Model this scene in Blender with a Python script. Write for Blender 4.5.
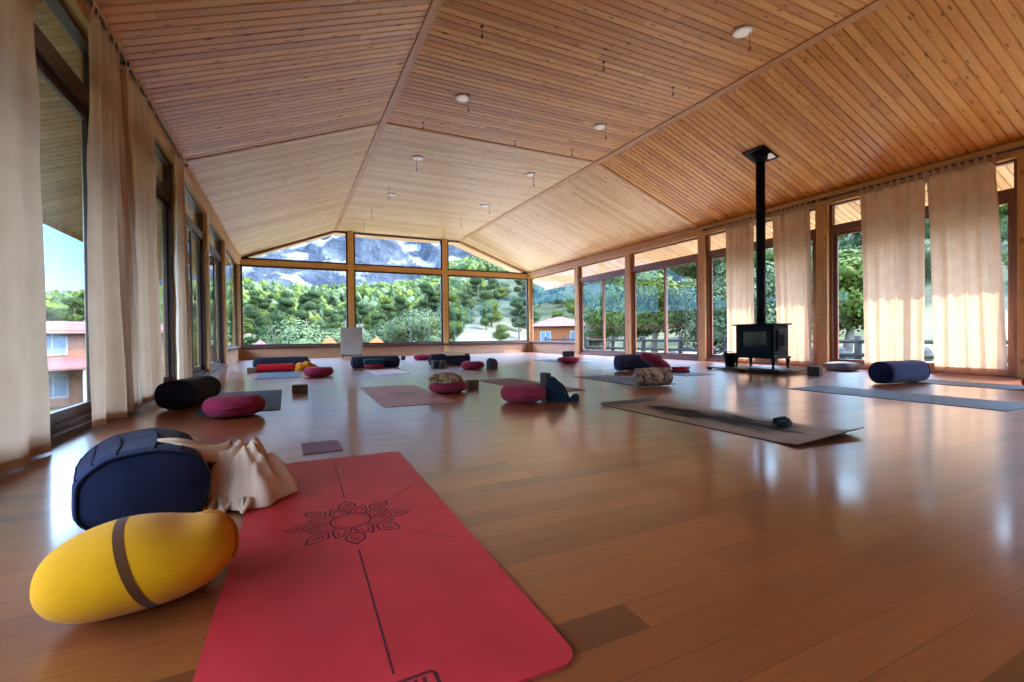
import bpy, bmesh, math, random
import numpy as np
from mathutils import Vector, Matrix, noise
PI = math.pi
scene = bpy.context.scene
C = scene.collection
for o in list(bpy.data.objects):
    bpy.data.objects.remove(o)

# ------------------------------------------------------------------ camera
cam_data = bpy.data.cameras.new('camera')
cam = bpy.data.objects.new('camera', cam_data)
C.objects.link(cam)
cam_data.sensor_width = 36.0
cam_data.lens = 466.57 * 36.0 / 1024.0
cam_data.clip_start = 0.05
cam_data.clip_end = 6000
YAW, PITCH, ROLL, CAM_H = .4496, -.0103, -.0109, .6363
cam.matrix_world = (Matrix.Translation((0, 0, CAM_H)) @ Matrix.Rotation(-YAW, 4, 'Z')
                    @ Matrix.Rotation(PI / 2 + PITCH, 4, 'X') @ Matrix.Rotation(ROLL, 4, 'Z'))
scene.camera = cam

# ------------------------------------------------------------------ sky, sun, exposure
world = bpy.data.worlds.new('sky')
scene.world = world
world.use_nodes = True
wn = world.node_tree
bg = wn.nodes['Background']
sky = wn.nodes.new('ShaderNodeTexSky')
sky.sky_type = 'NISHITA'
sky.sun_disc = False
SUN_DIR = Vector((-1.0, .30, -1.07)).normalized()      # the way the light travels
sky.sun_elevation = math.asin(-SUN_DIR.z)
sky.sun_rotation = math.atan2(-SUN_DIR.x, -SUN_DIR.y)
sky.air_density = 1.0
sky.altitude = 1500
sky.dust_density = .15
sky.ozone_density = 2.5
wb_ = wn.nodes.new('ShaderNodeMix')
wb_.data_type = 'RGBA'
wb_.blend_type = 'MULTIPLY'
wb_.inputs[0].default_value = 1
wb_.inputs[7].default_value = (1.16, 1.0, .86, 1)
wn.links.new(sky.outputs[0], wb_.inputs[6])
# clear deep blue towards the horizon, brighter overhead
geo_ = wn.nodes.new('ShaderNodeTexCoord')
sep_ = wn.nodes.new('ShaderNodeSeparateXYZ')
wn.links.new(geo_.outputs['Generated'], sep_.inputs[0])
rmp_ = wn.nodes.new('ShaderNodeValToRGB')
rmp_.color_ramp.elements[0].position = .19
rmp_.color_ramp.elements[0].color = (.036, .085, .165, 1)
rmp_.color_ramp.elements[1].position = .25
rmp_.color_ramp.elements[1].color = (1, 1, 1, 1)
wn.links.new(sep_.outputs['Z'], rmp_.inputs[0])
low_ = wn.nodes.new('ShaderNodeMix')
low_.data_type = 'RGBA'
low_.blend_type = 'MULTIPLY'
low_.inputs[0].default_value = 1
wn.links.new(wb_.outputs[2], low_.inputs[6])
wn.links.new(rmp_.outputs[0], low_.inputs[7])
wn.links.new(low_.outputs[2], bg.inputs[0])
bg.inputs[1].default_value = .56
sun_data = bpy.data.lights.new('sun', 'SUN')
sun_data.energy = 1.75
sun_data.angle = math.radians(.6)
sun_data.color = (1, .93, .83)
sun = bpy.data.objects.new('sun', sun_data)
C.objects.link(sun)
sun.rotation_euler = SUN_DIR.to_track_quat('-Z', 'Y').to_euler()
scene.view_settings.view_transform = 'Standard'
scene.view_settings.look = 'None'
scene.view_settings.exposure = 3.72
scene.view_settings.gamma = 1
scene.view_settings.use_curve_mapping = False
scene.cycles.max_bounces = 14
scene.cycles.diffuse_bounces = 8
scene.cycles.transparent_max_bounces = 24
scene.cycles.use_denoising = True
scene.cycles.caustics_reflective = False
scene.cycles.caustics_refractive = False
scene.cycles.sample_clamp_indirect = 6


# ------------------------------------------------------------------ node helpers
def new_mat(name):
    m = bpy.data.materials.new(name)
    m.use_nodes = True
    nt = m.node_tree
    b = nt.nodes['Principled BSDF']
    return m, nt, b


def N(nt, kind, **kw):
    n = nt.nodes.new('ShaderNode' + kind)
    for k, v in kw.items():
        if k.startswith('i_'):
            n.inputs[int(k[2:])].default_value = v
        else:
            setattr(n, k, v)
    return n


def L(nt, a, ao, b, bi):
    nt.links.new(a.outputs[ao], b.inputs[bi])


def math_n(nt, op, a, b=None, c=None):
    n = N(nt, 'Math', operation=op)
    for i, v in enumerate((a, b, c)):
        if v is None:
            continue
        if isinstance(v, (int, float)):
            n.inputs[i].default_value = v
        else:
            nt.links.new(v, n.inputs[i])
    return n.outputs[0]


def ramp(nt, fac, stops):
    r = N(nt, 'ValToRGB')
    el = r.color_ramp.elements
    while len(el) < len(stops):
        el.new(.5)
    for e, (p, c) in zip(el, stops):
        e.position = p
        e.color = (*c, 1)
    nt.links.new(fac, r.inputs[0])
    return r.outputs[0]


def mix_rgb(nt, fac, a, b, mode='MIX'):
    n = N(nt, 'Mix', data_type='RGBA', blend_type=mode)
    for i, v in ((0, fac), (6, a), (7, b)):
        if isinstance(v, (int, float)):
            n.inputs[i].default_value = v
        elif isinstance(v, tuple):
            n.inputs[i].default_value = (*v, 1)
        else:
            nt.links.new(v, n.inputs[i])
    return n.outputs[2]


def coords(nt, kind='Object', scale=(1, 1, 1), loc=(0, 0, 0)):
    t = N(nt, 'TexCoord')
    mp = N(nt, 'Mapping')
    mp.inputs[1].default_value = loc
    mp.inputs[3].default_value = scale
    nt.links.new(t.outputs[kind], mp.inputs[0])
    return mp.outputs[0]


def noise_n(nt, vec, scale, detail=3, rough=.55, dist=0):
    n = N(nt, 'TexNoise')
    n.inputs['Scale'].default_value = scale
    n.inputs['Detail'].default_value = detail
    n.inputs['Roughness'].default_value = rough
    n.inputs['Distortion'].default_value = dist
    nt.links.new(vec, n.inputs['Vector'])
    return n.outputs[0]


def bump(nt, b, height, strength=.3, dist=.01):
    n = N(nt, 'Bump')
    n.inputs['Strength'].default_value = strength
    n.inputs['Distance'].default_value = dist
    nt.links.new(height, n.inputs['Height'])
    nt.links.new(n.outputs[0], b.inputs['Normal'])


def plain(name, col, rough=.6, metal=0, var=.12, nscale=6, bump_s=0, bscale=200, sheen=0, spec=.5):
    m, nt, b = new_mat(name)
    v = coords(nt)
    n = noise_n(nt, v, nscale, 4)
    lo = tuple(c * (1 - var) for c in col)
    hi = tuple(min(1, c * (1 + var)) for c in col)
    c = ramp(nt, n, [(.3, lo), (.7, hi)])
    nt.links.new(c, b.inputs['Base Color'])
    b.inputs['Roughness'].default_value = rough
    b.inputs['Metallic'].default_value = metal
    b.inputs['Specular IOR Level'].default_value = spec
    if sheen:
        b.inputs['Sheen Weight'].default_value = sheen
        b.inputs['Sheen Roughness'].default_value = .5
    if bump_s:
        bump(nt, b, noise_n(nt, v, bscale, 2), bump_s, .004)
    return m


def fabric(name, col, var=.15, sheen=.06, rough=.9, weave=260):
    return plain(name, col, rough, 0, var, 9, .16, weave, sheen, .06)


def board_wood(name, dark, mid, light, board=.11, axis=1, knots=1.0, rough=.42):
    """planks whose ids step along `axis`, grain running along x"""
    m, nt, b = new_mat(name)
    t = N(nt, 'TexCoord')
    s = N(nt, 'SeparateXYZ')
    nt.links.new(t.outputs['Object'], s.inputs[0])
    idn = math_n(nt, 'FLOOR', math_n(nt, 'DIVIDE', s.outputs[axis], board))
    w = N(nt, 'TexWhiteNoise', noise_dimensions='1D')
    nt.links.new(idn, w.inputs['W'])
    # second plank seam every few metres
    seg = math_n(nt, 'FLOOR', math_n(nt, 'ADD', math_n(nt, 'MULTIPLY', s.outputs[0], .33), math_n(nt, 'MULTIPLY', w.outputs[0], 7)))
    w2 = N(nt, 'TexWhiteNoise', noise_dimensions='2D')
    cv = N(nt, 'CombineXYZ')
    nt.links.new(idn, cv.inputs[0])
    nt.links.new(seg, cv.inputs[1])
    nt.links.new(cv.outputs[0], w2.inputs['Vector'])
    gv = N(nt, 'CombineXYZ')
    nt.links.new(math_n(nt, 'ADD', math_n(nt, 'MULTIPLY', s.outputs[0], 1.3), math_n(nt, 'MULTIPLY', w.outputs[0], 50)), gv.inputs[0])
    nt.links.new(math_n(nt, 'MULTIPLY', s.outputs[axis], 26), gv.inputs[1])
    grain = noise_n(nt, gv.outputs[0], 1.6, 5, .6, .6)
    base = ramp(nt, w2.outputs[0], [(0, tuple(.5 * (a + c) for a, c in zip(dark, mid))), (.5, mid), (1, light)])
    col = mix_rgb(nt, math_n(nt, 'MULTIPLY', ramp(nt, grain, [(.45, (0, 0, 0)), (.75, (1, 1, 1))]), .55), base, dark)
    # knots
    kv = N(nt, 'CombineXYZ')
    nt.links.new(math_n(nt, 'ADD', math_n(nt, 'MULTIPLY', s.outputs[0], 2.6), math_n(nt, 'MULTIPLY', w.outputs[0], 90)), kv.inputs[0])
    nt.links.new(math_n(nt, 'MULTIPLY', s.outputs[axis], 1 / board), kv.inputs[1])
    vo = N(nt, 'TexVoronoi', voronoi_dimensions='2D')
    vo.inputs['Scale'].default_value = 1.0
    nt.links.new(kv.outputs[0], vo.inputs['Vector'])
    kn = ramp(nt, vo.outputs['Distance'], [(.05, (1, 1, 1)), (.13, (0, 0, 0))])
    sepk = N(nt, 'SeparateColor')
    nt.links.new(vo.outputs['Color'], sepk.inputs[0])
    kn = math_n(nt, 'MULTIPLY', kn, ramp(nt, sepk.outputs[0], [(.30, (0, 0, 0)), (.75, (1, 1, 1))]))
    col = mix_rgb(nt, math_n(nt, 'MULTIPLY', kn, .9 * knots), col, tuple(c * .35 for c in dark))
    nt.links.new(col, b.inputs['Base Color'])
    b.inputs['Roughness'].default_value = rough
    return m


def grain_wood(name, dark, light, axis=2, rough=.45, knots=False):
    m, nt, b = new_mat(name)
    sc = [14, 14, 14]
    sc[axis] = .9
    v = coords(nt, 'Object', sc)
    n = noise_n(nt, v, 1.5, 5, .6, .8)
    c = ramp(nt, n, [(.3, dark), (.7, light)])
    if knots:
        sk = [4.0] * 3
        sk[axis] = 2.2
        vo = N(nt, 'TexVoronoi')
        vo.inputs['Scale'].default_value = 1.6
        nt.links.new(coords(nt, 'Object', sk), vo.inputs['Vector'])
        k = ramp(nt, vo.outputs['Distance'], [(.08, (1, 1, 1)), (.18, (0, 0, 0))])
        c = mix_rgb(nt, math_n(nt, 'MULTIPLY', k, .7), c, tuple(x * .4 for x in dark))
    nt.links.new(c, b.inputs['Base Color'])
    b.inputs['Roughness'].default_value = rough
    bump(nt, b, n, .08, .003)
    return m


# ------------------------------------------------------------------ materials
M = {}
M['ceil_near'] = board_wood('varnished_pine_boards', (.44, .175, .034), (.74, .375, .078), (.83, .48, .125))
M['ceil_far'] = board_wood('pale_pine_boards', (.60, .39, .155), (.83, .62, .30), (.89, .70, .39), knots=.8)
M['soffit'] = board_wood('soffit_boards', (.42, .20, .07), (.62, .36, .15), (.70, .45, .22))
M['pine'] = grain_wood('pine_post', (.50, .25, .072), (.68, .385, .128), knots=True)
M['pine_y'] = grain_wood('pine_beam_lengthwise', (.47, .235, .066), (.65, .365, .12), axis=1, knots=True)
M['pine_x'] = grain_wood('pine_beam_crosswise', (.50, .25, .072), (.68, .385, .128), axis=0, knots=True)
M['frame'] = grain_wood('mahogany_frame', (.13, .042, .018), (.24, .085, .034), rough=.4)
M['frame_dark'] = grain_wood('dark_and_shaded_mahogany_frame', (.045, .014, .008), (.085, .028, .014), rough=.4)  # dark wood at the end wall; on left frames the darkness is painted shade
M['panel'] = grain_wood('low_wall_panel', (.40, .20, .10), (.52, .28, .15), axis=0)
M['rear'] = board_wood('rear_wall_boards', (.28, .12, .045), (.42, .2, .08), (.5, .26, .11), axis=2)


def floor_mat():
    m, nt, b = new_mat('laminate_floor')
    t = N(nt, 'TexCoord')
    s = N(nt, 'SeparateXYZ')
    nt.links.new(t.outputs['Object'], s.inputs[0])
    W, LEN = .0975, 1.05
    yy = math_n(nt, 'DIVIDE', s.outputs[1], W)
    row = math_n(nt, 'FLOOR', yy)
    w = N(nt, 'TexWhiteNoise', noise_dimensions='1D')
    nt.links.new(row, w.inputs['W'])
    xx = math_n(nt, 'ADD', math_n(nt, 'DIVIDE', s.outputs[0], LEN), math_n(nt, 'MULTIPLY', w.outputs[0], 9.7))
    colid = math_n(nt, 'FLOOR', xx)
    cv = N(nt, 'CombineXYZ')
    nt.links.new(row, cv.inputs[0])
    nt.links.new(colid, cv.inputs[1])
    w2 = N(nt, 'TexWhiteNoise', noise_dimensions='2D')
    nt.links.new(cv.outputs[0], w2.inputs['Vector'])
    base = ramp(nt, w2.outputs[0], [(0, (.125, .027, .008)), (.12, (.20, .047, .0115)), (.6, (.265, .064, .014)), (1, (.32, .085, .020))])
    gv = N(nt, 'CombineXYZ')
    nt.links.new(math_n(nt, 'ADD', math_n(nt, 'MULTIPLY', s.outputs[0], 2.2), math_n(nt, 'MULTIPLY', w2.outputs[0], 40)), gv.inputs[0])
    nt.links.new(math_n(nt, 'MULTIPLY', s.outputs[1], 42), gv.inputs[1])
    g = noise_n(nt, gv.outputs[0], 1.4, 6, .65, .5)
    col = mix_rgb(nt, math_n(nt, 'MULTIPLY', ramp(nt, g, [(.42, (0, 0, 0)), (.72, (1, 1, 1))]), .5), base, (.11, .032, .013))
    fy = math_n(nt, 'FRACT', yy)
    fx = math_n(nt, 'FRACT', xx)
    ey = math_n(nt, 'LESS_THAN', math_n(nt, 'MINIMUM', fy, math_n(nt, 'SUBTRACT', 1, fy)), .014)
    ex = math_n(nt, 'LESS_THAN', math_n(nt, 'MINIMUM', fx, math_n(nt, 'SUBTRACT', 1, fx)), .0014)
    seam = math_n(nt, 'MAXIMUM', ey, ex)
    col = mix_rgb(nt, math_n(nt, 'MULTIPLY', seam, .6), col, (.07, .022, .01))
    nt.links.new(col, b.inputs['Base Color'])
    big = noise_n(nt, coords(nt, 'Object', (1, 1, 1)), 3.0, 4)
    b.inputs['Specular IOR Level'].default_value = .6
    nt.links.new(math_n(nt, 'ADD', math_n(nt, 'MULTIPLY', big, .03), .276), b.inputs['Roughness'])
    b.inputs['Coat Weight'].default_value = .62
    b.inputs['Coat Roughness'].default_value = .13
    hh = math_n(nt, 'ADD', math_n(nt, 'MULTIPLY', w2.outputs[0], .6), math_n(nt, 'SUBTRACT', math_n(nt, 'MULTIPLY', g, .06), seam))
    bump(nt, b, hh, .07, .002)
    return m


M['floor'] = floor_mat()


def glass_mat():
    m, nt, b = new_mat('window_glass')
    nt.nodes.remove(b)
    tr = N(nt, 'BsdfTransparent')
    tr.inputs[0].default_value = (.96, .98, .97, 1)
    gl = N(nt, 'BsdfGlossy')
    gl.inputs['Roughness'].default_value = .0
    lw = N(nt, 'NewGeometry')
    dt = N(nt, 'VectorMath', operation='DOT_PRODUCT')
    nt.links.new(lw.outputs['Normal'], dt.inputs[0])
    nt.links.new(lw.outputs['Incoming'], dt.inputs[1])
    f5 = math_n(nt, 'POWER', math_n(nt, 'SUBTRACT', 1, math_n(nt, 'ABSOLUTE', dt.outputs['Value'])), 5)
    fo = math_n(nt, 'ADD', math_n(nt, 'MULTIPLY', f5, .75), .016)
    mx = N(nt, 'MixShader')
    nt.links.new(fo, mx.inputs[0])
    nt.links.new(tr.outputs[0], mx.inputs[1])
    nt.links.new(gl.outputs[0], mx.inputs[2])
    nt.links.new(mx.outputs[0], nt.nodes['Material Output'].inputs[0])
    return m


M['glass'] = glass_mat()


def curtain_mat():
    m, nt, b = new_mat('curtain_cotton')
    nt.nodes.remove(b)
    v = coords(nt)
    n = noise_n(nt, v, 5, 4)
    c = ramp(nt, n, [(.3, (.56, .405, .295)), (.7, (.64, .48, .36))])
    d = N(nt, 'BsdfDiffuse')
    tl = N(nt, 'BsdfTranslucent')
    nt.links.new(c, d.inputs[0])
    warm = mix_rgb(nt, 1.0, c, (1.0, .85, .70), 'MULTIPLY')
    nt.links.new(warm, tl.inputs[0])
    bm_ = N(nt, 'Bump')
    bm_.inputs['Strength'].default_value = .25
    bm_.inputs['Distance'].default_value = .004
    nt.links.new(noise_n(nt, coords(nt, 'Object', (1, 1, .35)), 60, 3), bm_.inputs['Height'])
    nt.links.new(bm_.outputs[0], d.inputs['Normal'])
    mx = N(nt, 'MixShader')
    mx.inputs[0].default_value = .33
    nt.links.new(d.outputs[0], mx.inputs[1])
    nt.links.new(tl.outputs[0], mx.inputs[2])
    nt.links.new(mx.outputs[0], nt.nodes['Material Output'].inputs[0])
    return m


M['curtain'] = curtain_mat()


def mat_rubber(name, col, wear=None, amount=.5, scale=3.0, rough=.62):
    m, nt, b = new_mat(name)
    v = coords(nt)
    n = noise_n(nt, v, scale, 5, .6)
    c = ramp(nt, n, [(.35, tuple(x * .88 for x in col)), (.68, tuple(min(1, x * 1.12) for x in col))])
    if wear:
        n2 = noise_n(nt, coords(nt, 'Object', (1.6, .8, 1), (3, 1, 0)), 3.1, 4, .6)
        c = mix_rgb(nt, math_n(nt, 'MULTIPLY', ramp(nt, n2, [(.5, (0, 0, 0)), (.66, (1, 1, 1))]), amount), c, wear)
    nt.links.new(c, b.inputs['Base Color'])
    b.inputs['Roughness'].default_value = rough
    b.inputs['Specular IOR Level'].default_value = .28
    bump(nt, b, noise_n(nt, v, 420, 2), .15, .002)
    return m


M['mat_red'] = mat_rubber('red_mat_rubber', (.52, .026, .029), (.38, .012, .017), .5, 4, .45)
M['mat_ink'] = plain('dark_red_print', (.075, .003, .007), .6)
M['mat_pink'] = mat_rubber('worn_rose_mat', (.36, .15, .155), (.46, .25, .24), .6, 4, .4)
M['mat_pink_ink'] = plain('rose_print', (.25, .09, .10), .6)
M['mat_brown'] = mat_rubber('brown_mat', (.17, .105, .075), (.07, .05, .04), .5)
M['mat_rust'] = mat_rubber('rust_mat', (.15, .06, .045), None)
M['mat_slate'] = mat_rubber('slate_blue_mat', (.030, .045, .070), None)
M['mat_blue'] = mat_rubber('steel_blue_mat', (.035, .055, .080), None)
M['mat_dark'] = mat_rubber('dark_grey_mat', (.035, .035, .034), None)
M['mat_pale'] = mat_rubber('pale_blue_mat', (.05, .082, .12), None)


def worn_mat():
    m, nt, b = new_mat('cork_brown_mat_with_black_wear')
    v = coords(nt)
    c = ramp(nt, noise_n(nt, v, 5, 5), [(.3, (.17, .10, .058)), (.7, (.25, .155, .09))])
    s = N(nt, 'SeparateXYZ')
    nt.links.new(v, s.inputs[0])
    n = noise_n(nt, coords(nt, 'Object', (3.2, 1.2, 1)), 2.3, 4, .6)
    ax = math_n(nt, 'ABSOLUTE', math_n(nt, 'ADD', s.outputs[0], -.02))
    d = math_n(nt, 'ADD', math_n(nt, 'MULTIPLY', ax, -2.6), math_n(nt, 'MULTIPLY', n, 1.5))
    ay = math_n(nt, 'SUBTRACT', d, math_n(nt, 'MULTIPLY', math_n(nt, 'MAXIMUM', math_n(nt, 'SUBTRACT', math_n(nt, 'ABSOLUTE', s.outputs[1]), .55), 0), 3))
    wear = ramp(nt, ay, [(.16, (0, 0, 0)), (.55, (1, 1, 1))])
    nt.links.new(math_n(nt, 'SUBTRACT', .32, math_n(nt, 'MULTIPLY', wear, .3)), b.inputs['Specular IOR Level'])
    c = mix_rgb(nt, wear, c, (.012, .009, .007))
    nt.links.new(c, b.inputs['Base Color'])
    b.inputs['Roughness'].default_value = .55
    return m


M['mat_worn'] = worn_mat()
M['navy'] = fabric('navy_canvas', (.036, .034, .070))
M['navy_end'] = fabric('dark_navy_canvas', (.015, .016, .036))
M['charcoal'] = fabric('charcoal_canvas', (.022, .021, .031))
M['charcoal_lt'] = fabric('grey_canvas', (.055, .055, .066))
M['piping'] = fabric('navy_piping', (.007, .008, .018))
M['yellow'] = fabric('mustard_cotton', (.66, .26, .003), .08)
M['zip'] = fabric('brown_zip_tape', (.10, .03, .008))
M['orange'] = fabric('orange_cotton', (.50, .15, .008))
M['magenta'] = fabric('raspberry_cotton', (.25, .020, .046))
M['berry'] = fabric('berry_red_cotton', (.25, .022, .038))
M['red'] = fabric('red_fleece', (.40, .008, .010))
M['teal'] = fabric('teal_fleece', (.006, .06, .065))
M['beige'] = fabric('beige_wool', (.64, .40, .25), .1)
M['cream'] = fabric('cream_cloth', (.55, .46, .30))
M['greyblue'] = fabric('grey_blue_blanket', (.07, .09, .12))
M['dark_cloth'] = fabric('dark_blue_green_cloth', (.010, .017, .024))
M['grey_cush'] = fabric('pale_grey_cotton', (.21, .21, .235))
M['white_stripe'] = fabric('white_stripe', (.6, .5, .5))
M['block'] = plain('dark_cork_block', (.035, .022, .018), .8, bump_s=.4, bscale=90)
M['cork'] = plain('brown_cork_block', (.10, .045, .022), .8, bump_s=.4, bscale=90)
M['paper_purple'] = plain('mauve_paper', (.22, .11, .13), .7)
M['iron'] = plain('black_cast_iron', (.0035, .0035, .004), .5, .0, .2, 20, .15, 120, spec=.10)
M['iron2'] = plain('black_pipe_enamel', (.0032, .003, .0033), .45, spec=.12)
M['alu'] = plain('metal_foil', (.45, .45, .46), .25, 1)
M['fire_glass'] = plain('stove_glass', (.006, .006, .006), .08, spec=.3)
M['brass'] = plain('brass', (.45, .28, .08), .35, 1)
M['ash'] = plain('ash_and_logs', (.20, .12, .07), .9)
M['black'] = plain('black_metal', (.012, .012, .012), .45)
M['black_web'] = fabric('black_webbing', (.004, .004, .0045))
M['board_grey'] = plain('flipchart_paper', (.36, .31, .265), .7, var=.03)
M['ink'] = plain('faint_marker_ink', (.17, .11, .10), .7)
M['ink_red'] = plain('faint_red_ink', (.32, .10, .07), .7)
M['white_lamp'] = plain('white_lamp_shell', (.75, .74, .72), .5, var=.03)


def paisley(name, cols):
    m, nt, b = new_mat(name)
    vo = N(nt, 'TexVoronoi')
    vo.inputs['Scale'].default_value = 26
    wv = N(nt, 'TexNoise')
    wv.inputs['Scale'].default_value = 14
    nt.links.new(coords(nt), wv.inputs['Vector'])
    va = N(nt, 'VectorMath', operation='MULTIPLY_ADD')
    nt.links.new(wv.outputs['Color'], va.inputs[0])
    va.inputs[1].default_value = (.12, .12, .12)
    nt.links.new(coords(nt), va.inputs[2])
    nt.links.new(va.outputs[0], vo.inputs['Vector'])
    s = N(nt, 'SeparateColor')
    nt.links.new(vo.outputs['Color'], s.inputs[0])
    c = ramp(nt, s.outputs[0], [(.1, cols[0]), (.45, cols[1]), (.8, cols[2])])
    nt.links.new(c, b.inputs['Base Color'])
    b.inputs['Roughness'].default_value = .85
    return m


M['pattern'] = paisley('brown_patterned_cloth', ((.045, .018, .010), (.22, .105, .045), (.36, .22, .11)))
M['pattern2'] = paisley('tan_printed_scarf', ((.10, .04, .018), (.30, .15, .06), (.40, .26, .14)))


# ------------------------------------------------------------------ geometry helpers
class MB:
    def __init__(self):
        self.v, self.f, self.m = [], [], []

    def add(self, verts, faces, mi=0, mat=None):
        o = len(self.v)
        if mat is not None:
            verts = [mat @ Vector(p) for p in verts]
        self.v += [tuple(p) for p in verts]
        self.f += [tuple(i + o for i in f) for f in faces]
        self.m += [mi] * len(faces)
        return self

    def box(self, x0, x1, y0, y1, z0, z1, mi=0, mat=None):
        v = [(x, y, z) for x in (x0, x1) for y in (y0, y1) for z in (z0, z1)]
        f = [(0, 1, 3, 2), (4, 6, 7, 5), (0, 4, 5, 1), (2, 3, 7, 6), (0, 2, 6, 4), (1, 5, 7, 3)]
        return self.add(v, f, mi, mat)

    def prism(self, poly, z0, z1, mi=0, mat=None):
        """poly counter-clockwise in xy"""
        n = len(poly)
        v = [(x, y, z0) for x, y in poly] + [(x, y, z1) for x, y in poly]
        f = [tuple(range(n - 1, -1, -1)), tuple(range(n, 2 * n))]
        f += [(i, (i + 1) % n, n + (i + 1) % n, n + i) for i in range(n)]
        return self.add(v, f, mi, mat)

    def tube(self, pts, r, n=8, mi=0, close=False, mat=None):
        pts = [Vector(p) for p in pts]
        rs = r if isinstance(r, (list, tuple)) else [r] * len(pts)
        v, f = [], []
        up = None
        for i, p in enumerate(pts):
            a = pts[i - 1] if (i or close) else p
            b = pts[(i + 1) % len(pts)] if (i < len(pts) - 1 or close) else p
            t = (b - a).normalized()
            if up is None:
                up = t.orthogonal().normalized()
            up = (up - t * up.dot(t))
            up = up.normalized() if up.length > 1e-6 else t.orthogonal().normalized()
            sd = t.cross(up)
            for k in range(n):
                an = 2 * PI * k / n
                v.append(p + (up * math.cos(an) + sd * math.sin(an)) * rs[i])
        m = len(pts)
        for i in range(m if close else m - 1):
            for k in range(n):
                a, b = i * n + k, i * n + (k + 1) % n
                c, d = ((i + 1) % m) * n + (k + 1) % n, ((i + 1) % m) * n + k
                f.append((a, b, c, d))
        if not close:
            f.append(tuple(range(n - 1, -1, -1)))
            f.append(tuple((m - 1) * n + k for k in range(n)))
        return self.add(v, f, mi, mat)

    def lathe(self, prof, n=24, mi=0, mat=None, warp=None):
        """prof: (radius, z) from bottom to top, capped when radius is 0"""
        v, f = [], []
        for r, z in prof:
            for k in range(n):
                a = 2 * PI * k / n
                p = Vector((r * math.cos(a), r * math.sin(a), z))
                v.append(warp(p) if warp else p)
        for i in range(len(prof) - 1):
            for k in range(n):
                f.append((i * n + k, i * n + (k + 1) % n, (i + 1) * n + (k + 1) % n, (i + 1) * n + k))
        f.append(tuple(range(n - 1, -1, -1)))
        f.append(tuple((len(prof) - 1) * n + k for k in range(n)))
        return self.add(v, f, mi, mat)

    def grid(self, fn, nu, nv, mi=0, closed_u=False, mat=None):
        v = [fn(i / nu, j / nv) for j in range(nv + 1) for i in range(nu + (0 if closed_u else 1))]
        w = nu if closed_u else nu + 1
        f = []
        for j in range(nv):
            for i in range(nu):
                i2 = (i + 1) % w
                f.append((j * w + i, j * w + i2, (j + 1) * w + i2, (j + 1) * w + i))
        return self.add(v, f, mi, mat)

    def build(self, name, mats, parent=None, smooth=False, bevel=0, subsurf=0, loc=None):
        me = bpy.data.meshes.new(name)
        me.from_pydata(self.v, [], self.f)
        if not isinstance(mats, (list, tuple)):
            mats = [mats]
        for m in mats:
            me.materials.append(m)
        me.polygons.foreach_set('material_index', self.m)
        if smooth:
            me.polygons.foreach_set('use_smooth', [True] * len(self.f))
        me.update()
        o = bpy.data.objects.new(name, me)
        C.objects.link(o)
        if parent is not None:
            o.parent = parent
        if loc is not None:
            o.location = loc
        if bevel:
            bv = o.modifiers.new('bevel', 'BEVEL')
            bv.width = bevel
            bv.segments = 2
            bv.limit_method = 'ANGLE'
        if subsurf:
            sb = o.modifiers.new('subsurf', 'SUBSURF')
            sb.levels = sb.render_levels = subsurf
        return o


def tag(o, label, cat, group=None, kind=None):
    o['label'] = label
    o['category'] = cat
    if group:
        o['group'] = group
    if kind:
        o['kind'] = kind
    return o


def thing(name, label, cat, loc=(0, 0, 0), rz=0, group=None, kind=None, rx=0, ry=0):
    o = bpy.data.objects.new(name, None)
    o.empty_display_size = .1
    C.objects.link(o)
    o.location = loc
    o.rotation_euler = (rx, ry, rz)
    return tag(o, label, cat, group, kind)


def struct(o, label, cat):
    return tag(o, label, cat, None, 'structure')


def copy_thing(src, name=None):
    c = src.copy()
    C.objects.link(c)
    for ch in src.children:
        d = ch.copy()
        C.objects.link(d)
        d.parent = c
        for g in ch.children:
            e = g.copy()
            C.objects.link(e)
            e.parent = d
    return c


def nz(x, y, z, s=1.0):
    return noise.noise(Vector((x, y, z)) * s)


def smooth01(t):
    t = max(0., min(1., t))
    return t * t * (3 - 2 * t)


# ------------------------------------------------------------------ room shell
XL, XR, YB, YE = -1.397, 8.953, -4.0, 16.78
ZE, ZR, RL, RR = 3.149, 4.271, 1.517, 5.92
SLL = (ZR - ZE) / (RL - XL)
SLR = (ZR - ZE) / (XR - RR)
SEAM = 8.07

fl = MB().box(XL - .12, XR + .12, YB, YE + .1, -.12, 0).build('floor', M['floor'])
struct(fl, 'glossy reddish brown laminate plank floor of the studio', 'floor')


def ceil_z(x):
    if x < RL:
        return ZE + (x - XL) * SLL
    if x > RR:
        return ZE + (XR - x) * SLR
    return ZR


def board_strip(mb, x0, x1, ya, yb, mi, board=.11, g=.0115, d=.02):
    """boards with v-grooves between them, running along x from x0 to x1"""
    k = math.floor(ya / board)
    prof = []
    y = ya
    while k * board < yb - 1e-6:
        a, b = max(ya, k * board), min(yb, (k + 1) * board)
        if b - a > 2.5 * g:
            prof += [(a, d), (a + g, 0), (b - g, 0), (b, d)]
        k += 1
    out = []
    for p in prof:
        if not out or abs(out[-1][0] - p[0]) > 1e-6:
            out.append(p)
    v, f = [], []
    for y, dz in out:
        v.append((x0, y, ceil_z(x0) + dz))
        v.append((x1, y, ceil_z(x1) + dz))
    for i in range(len(out) - 1):
        f.append((2 * i, 2 * i + 2, 2 * i + 3, 2 * i + 1))
    mb.add(v, f, mi)


mb = MB()
for xa, xb in ((XL, RL), (RL, RR), (RR, XR)):
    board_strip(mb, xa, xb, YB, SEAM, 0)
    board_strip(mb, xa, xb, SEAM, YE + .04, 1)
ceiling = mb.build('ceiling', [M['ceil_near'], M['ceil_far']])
struct(ceiling, 'pine board ceiling with a flat middle and two sloping sides', 'ceiling')

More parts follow.
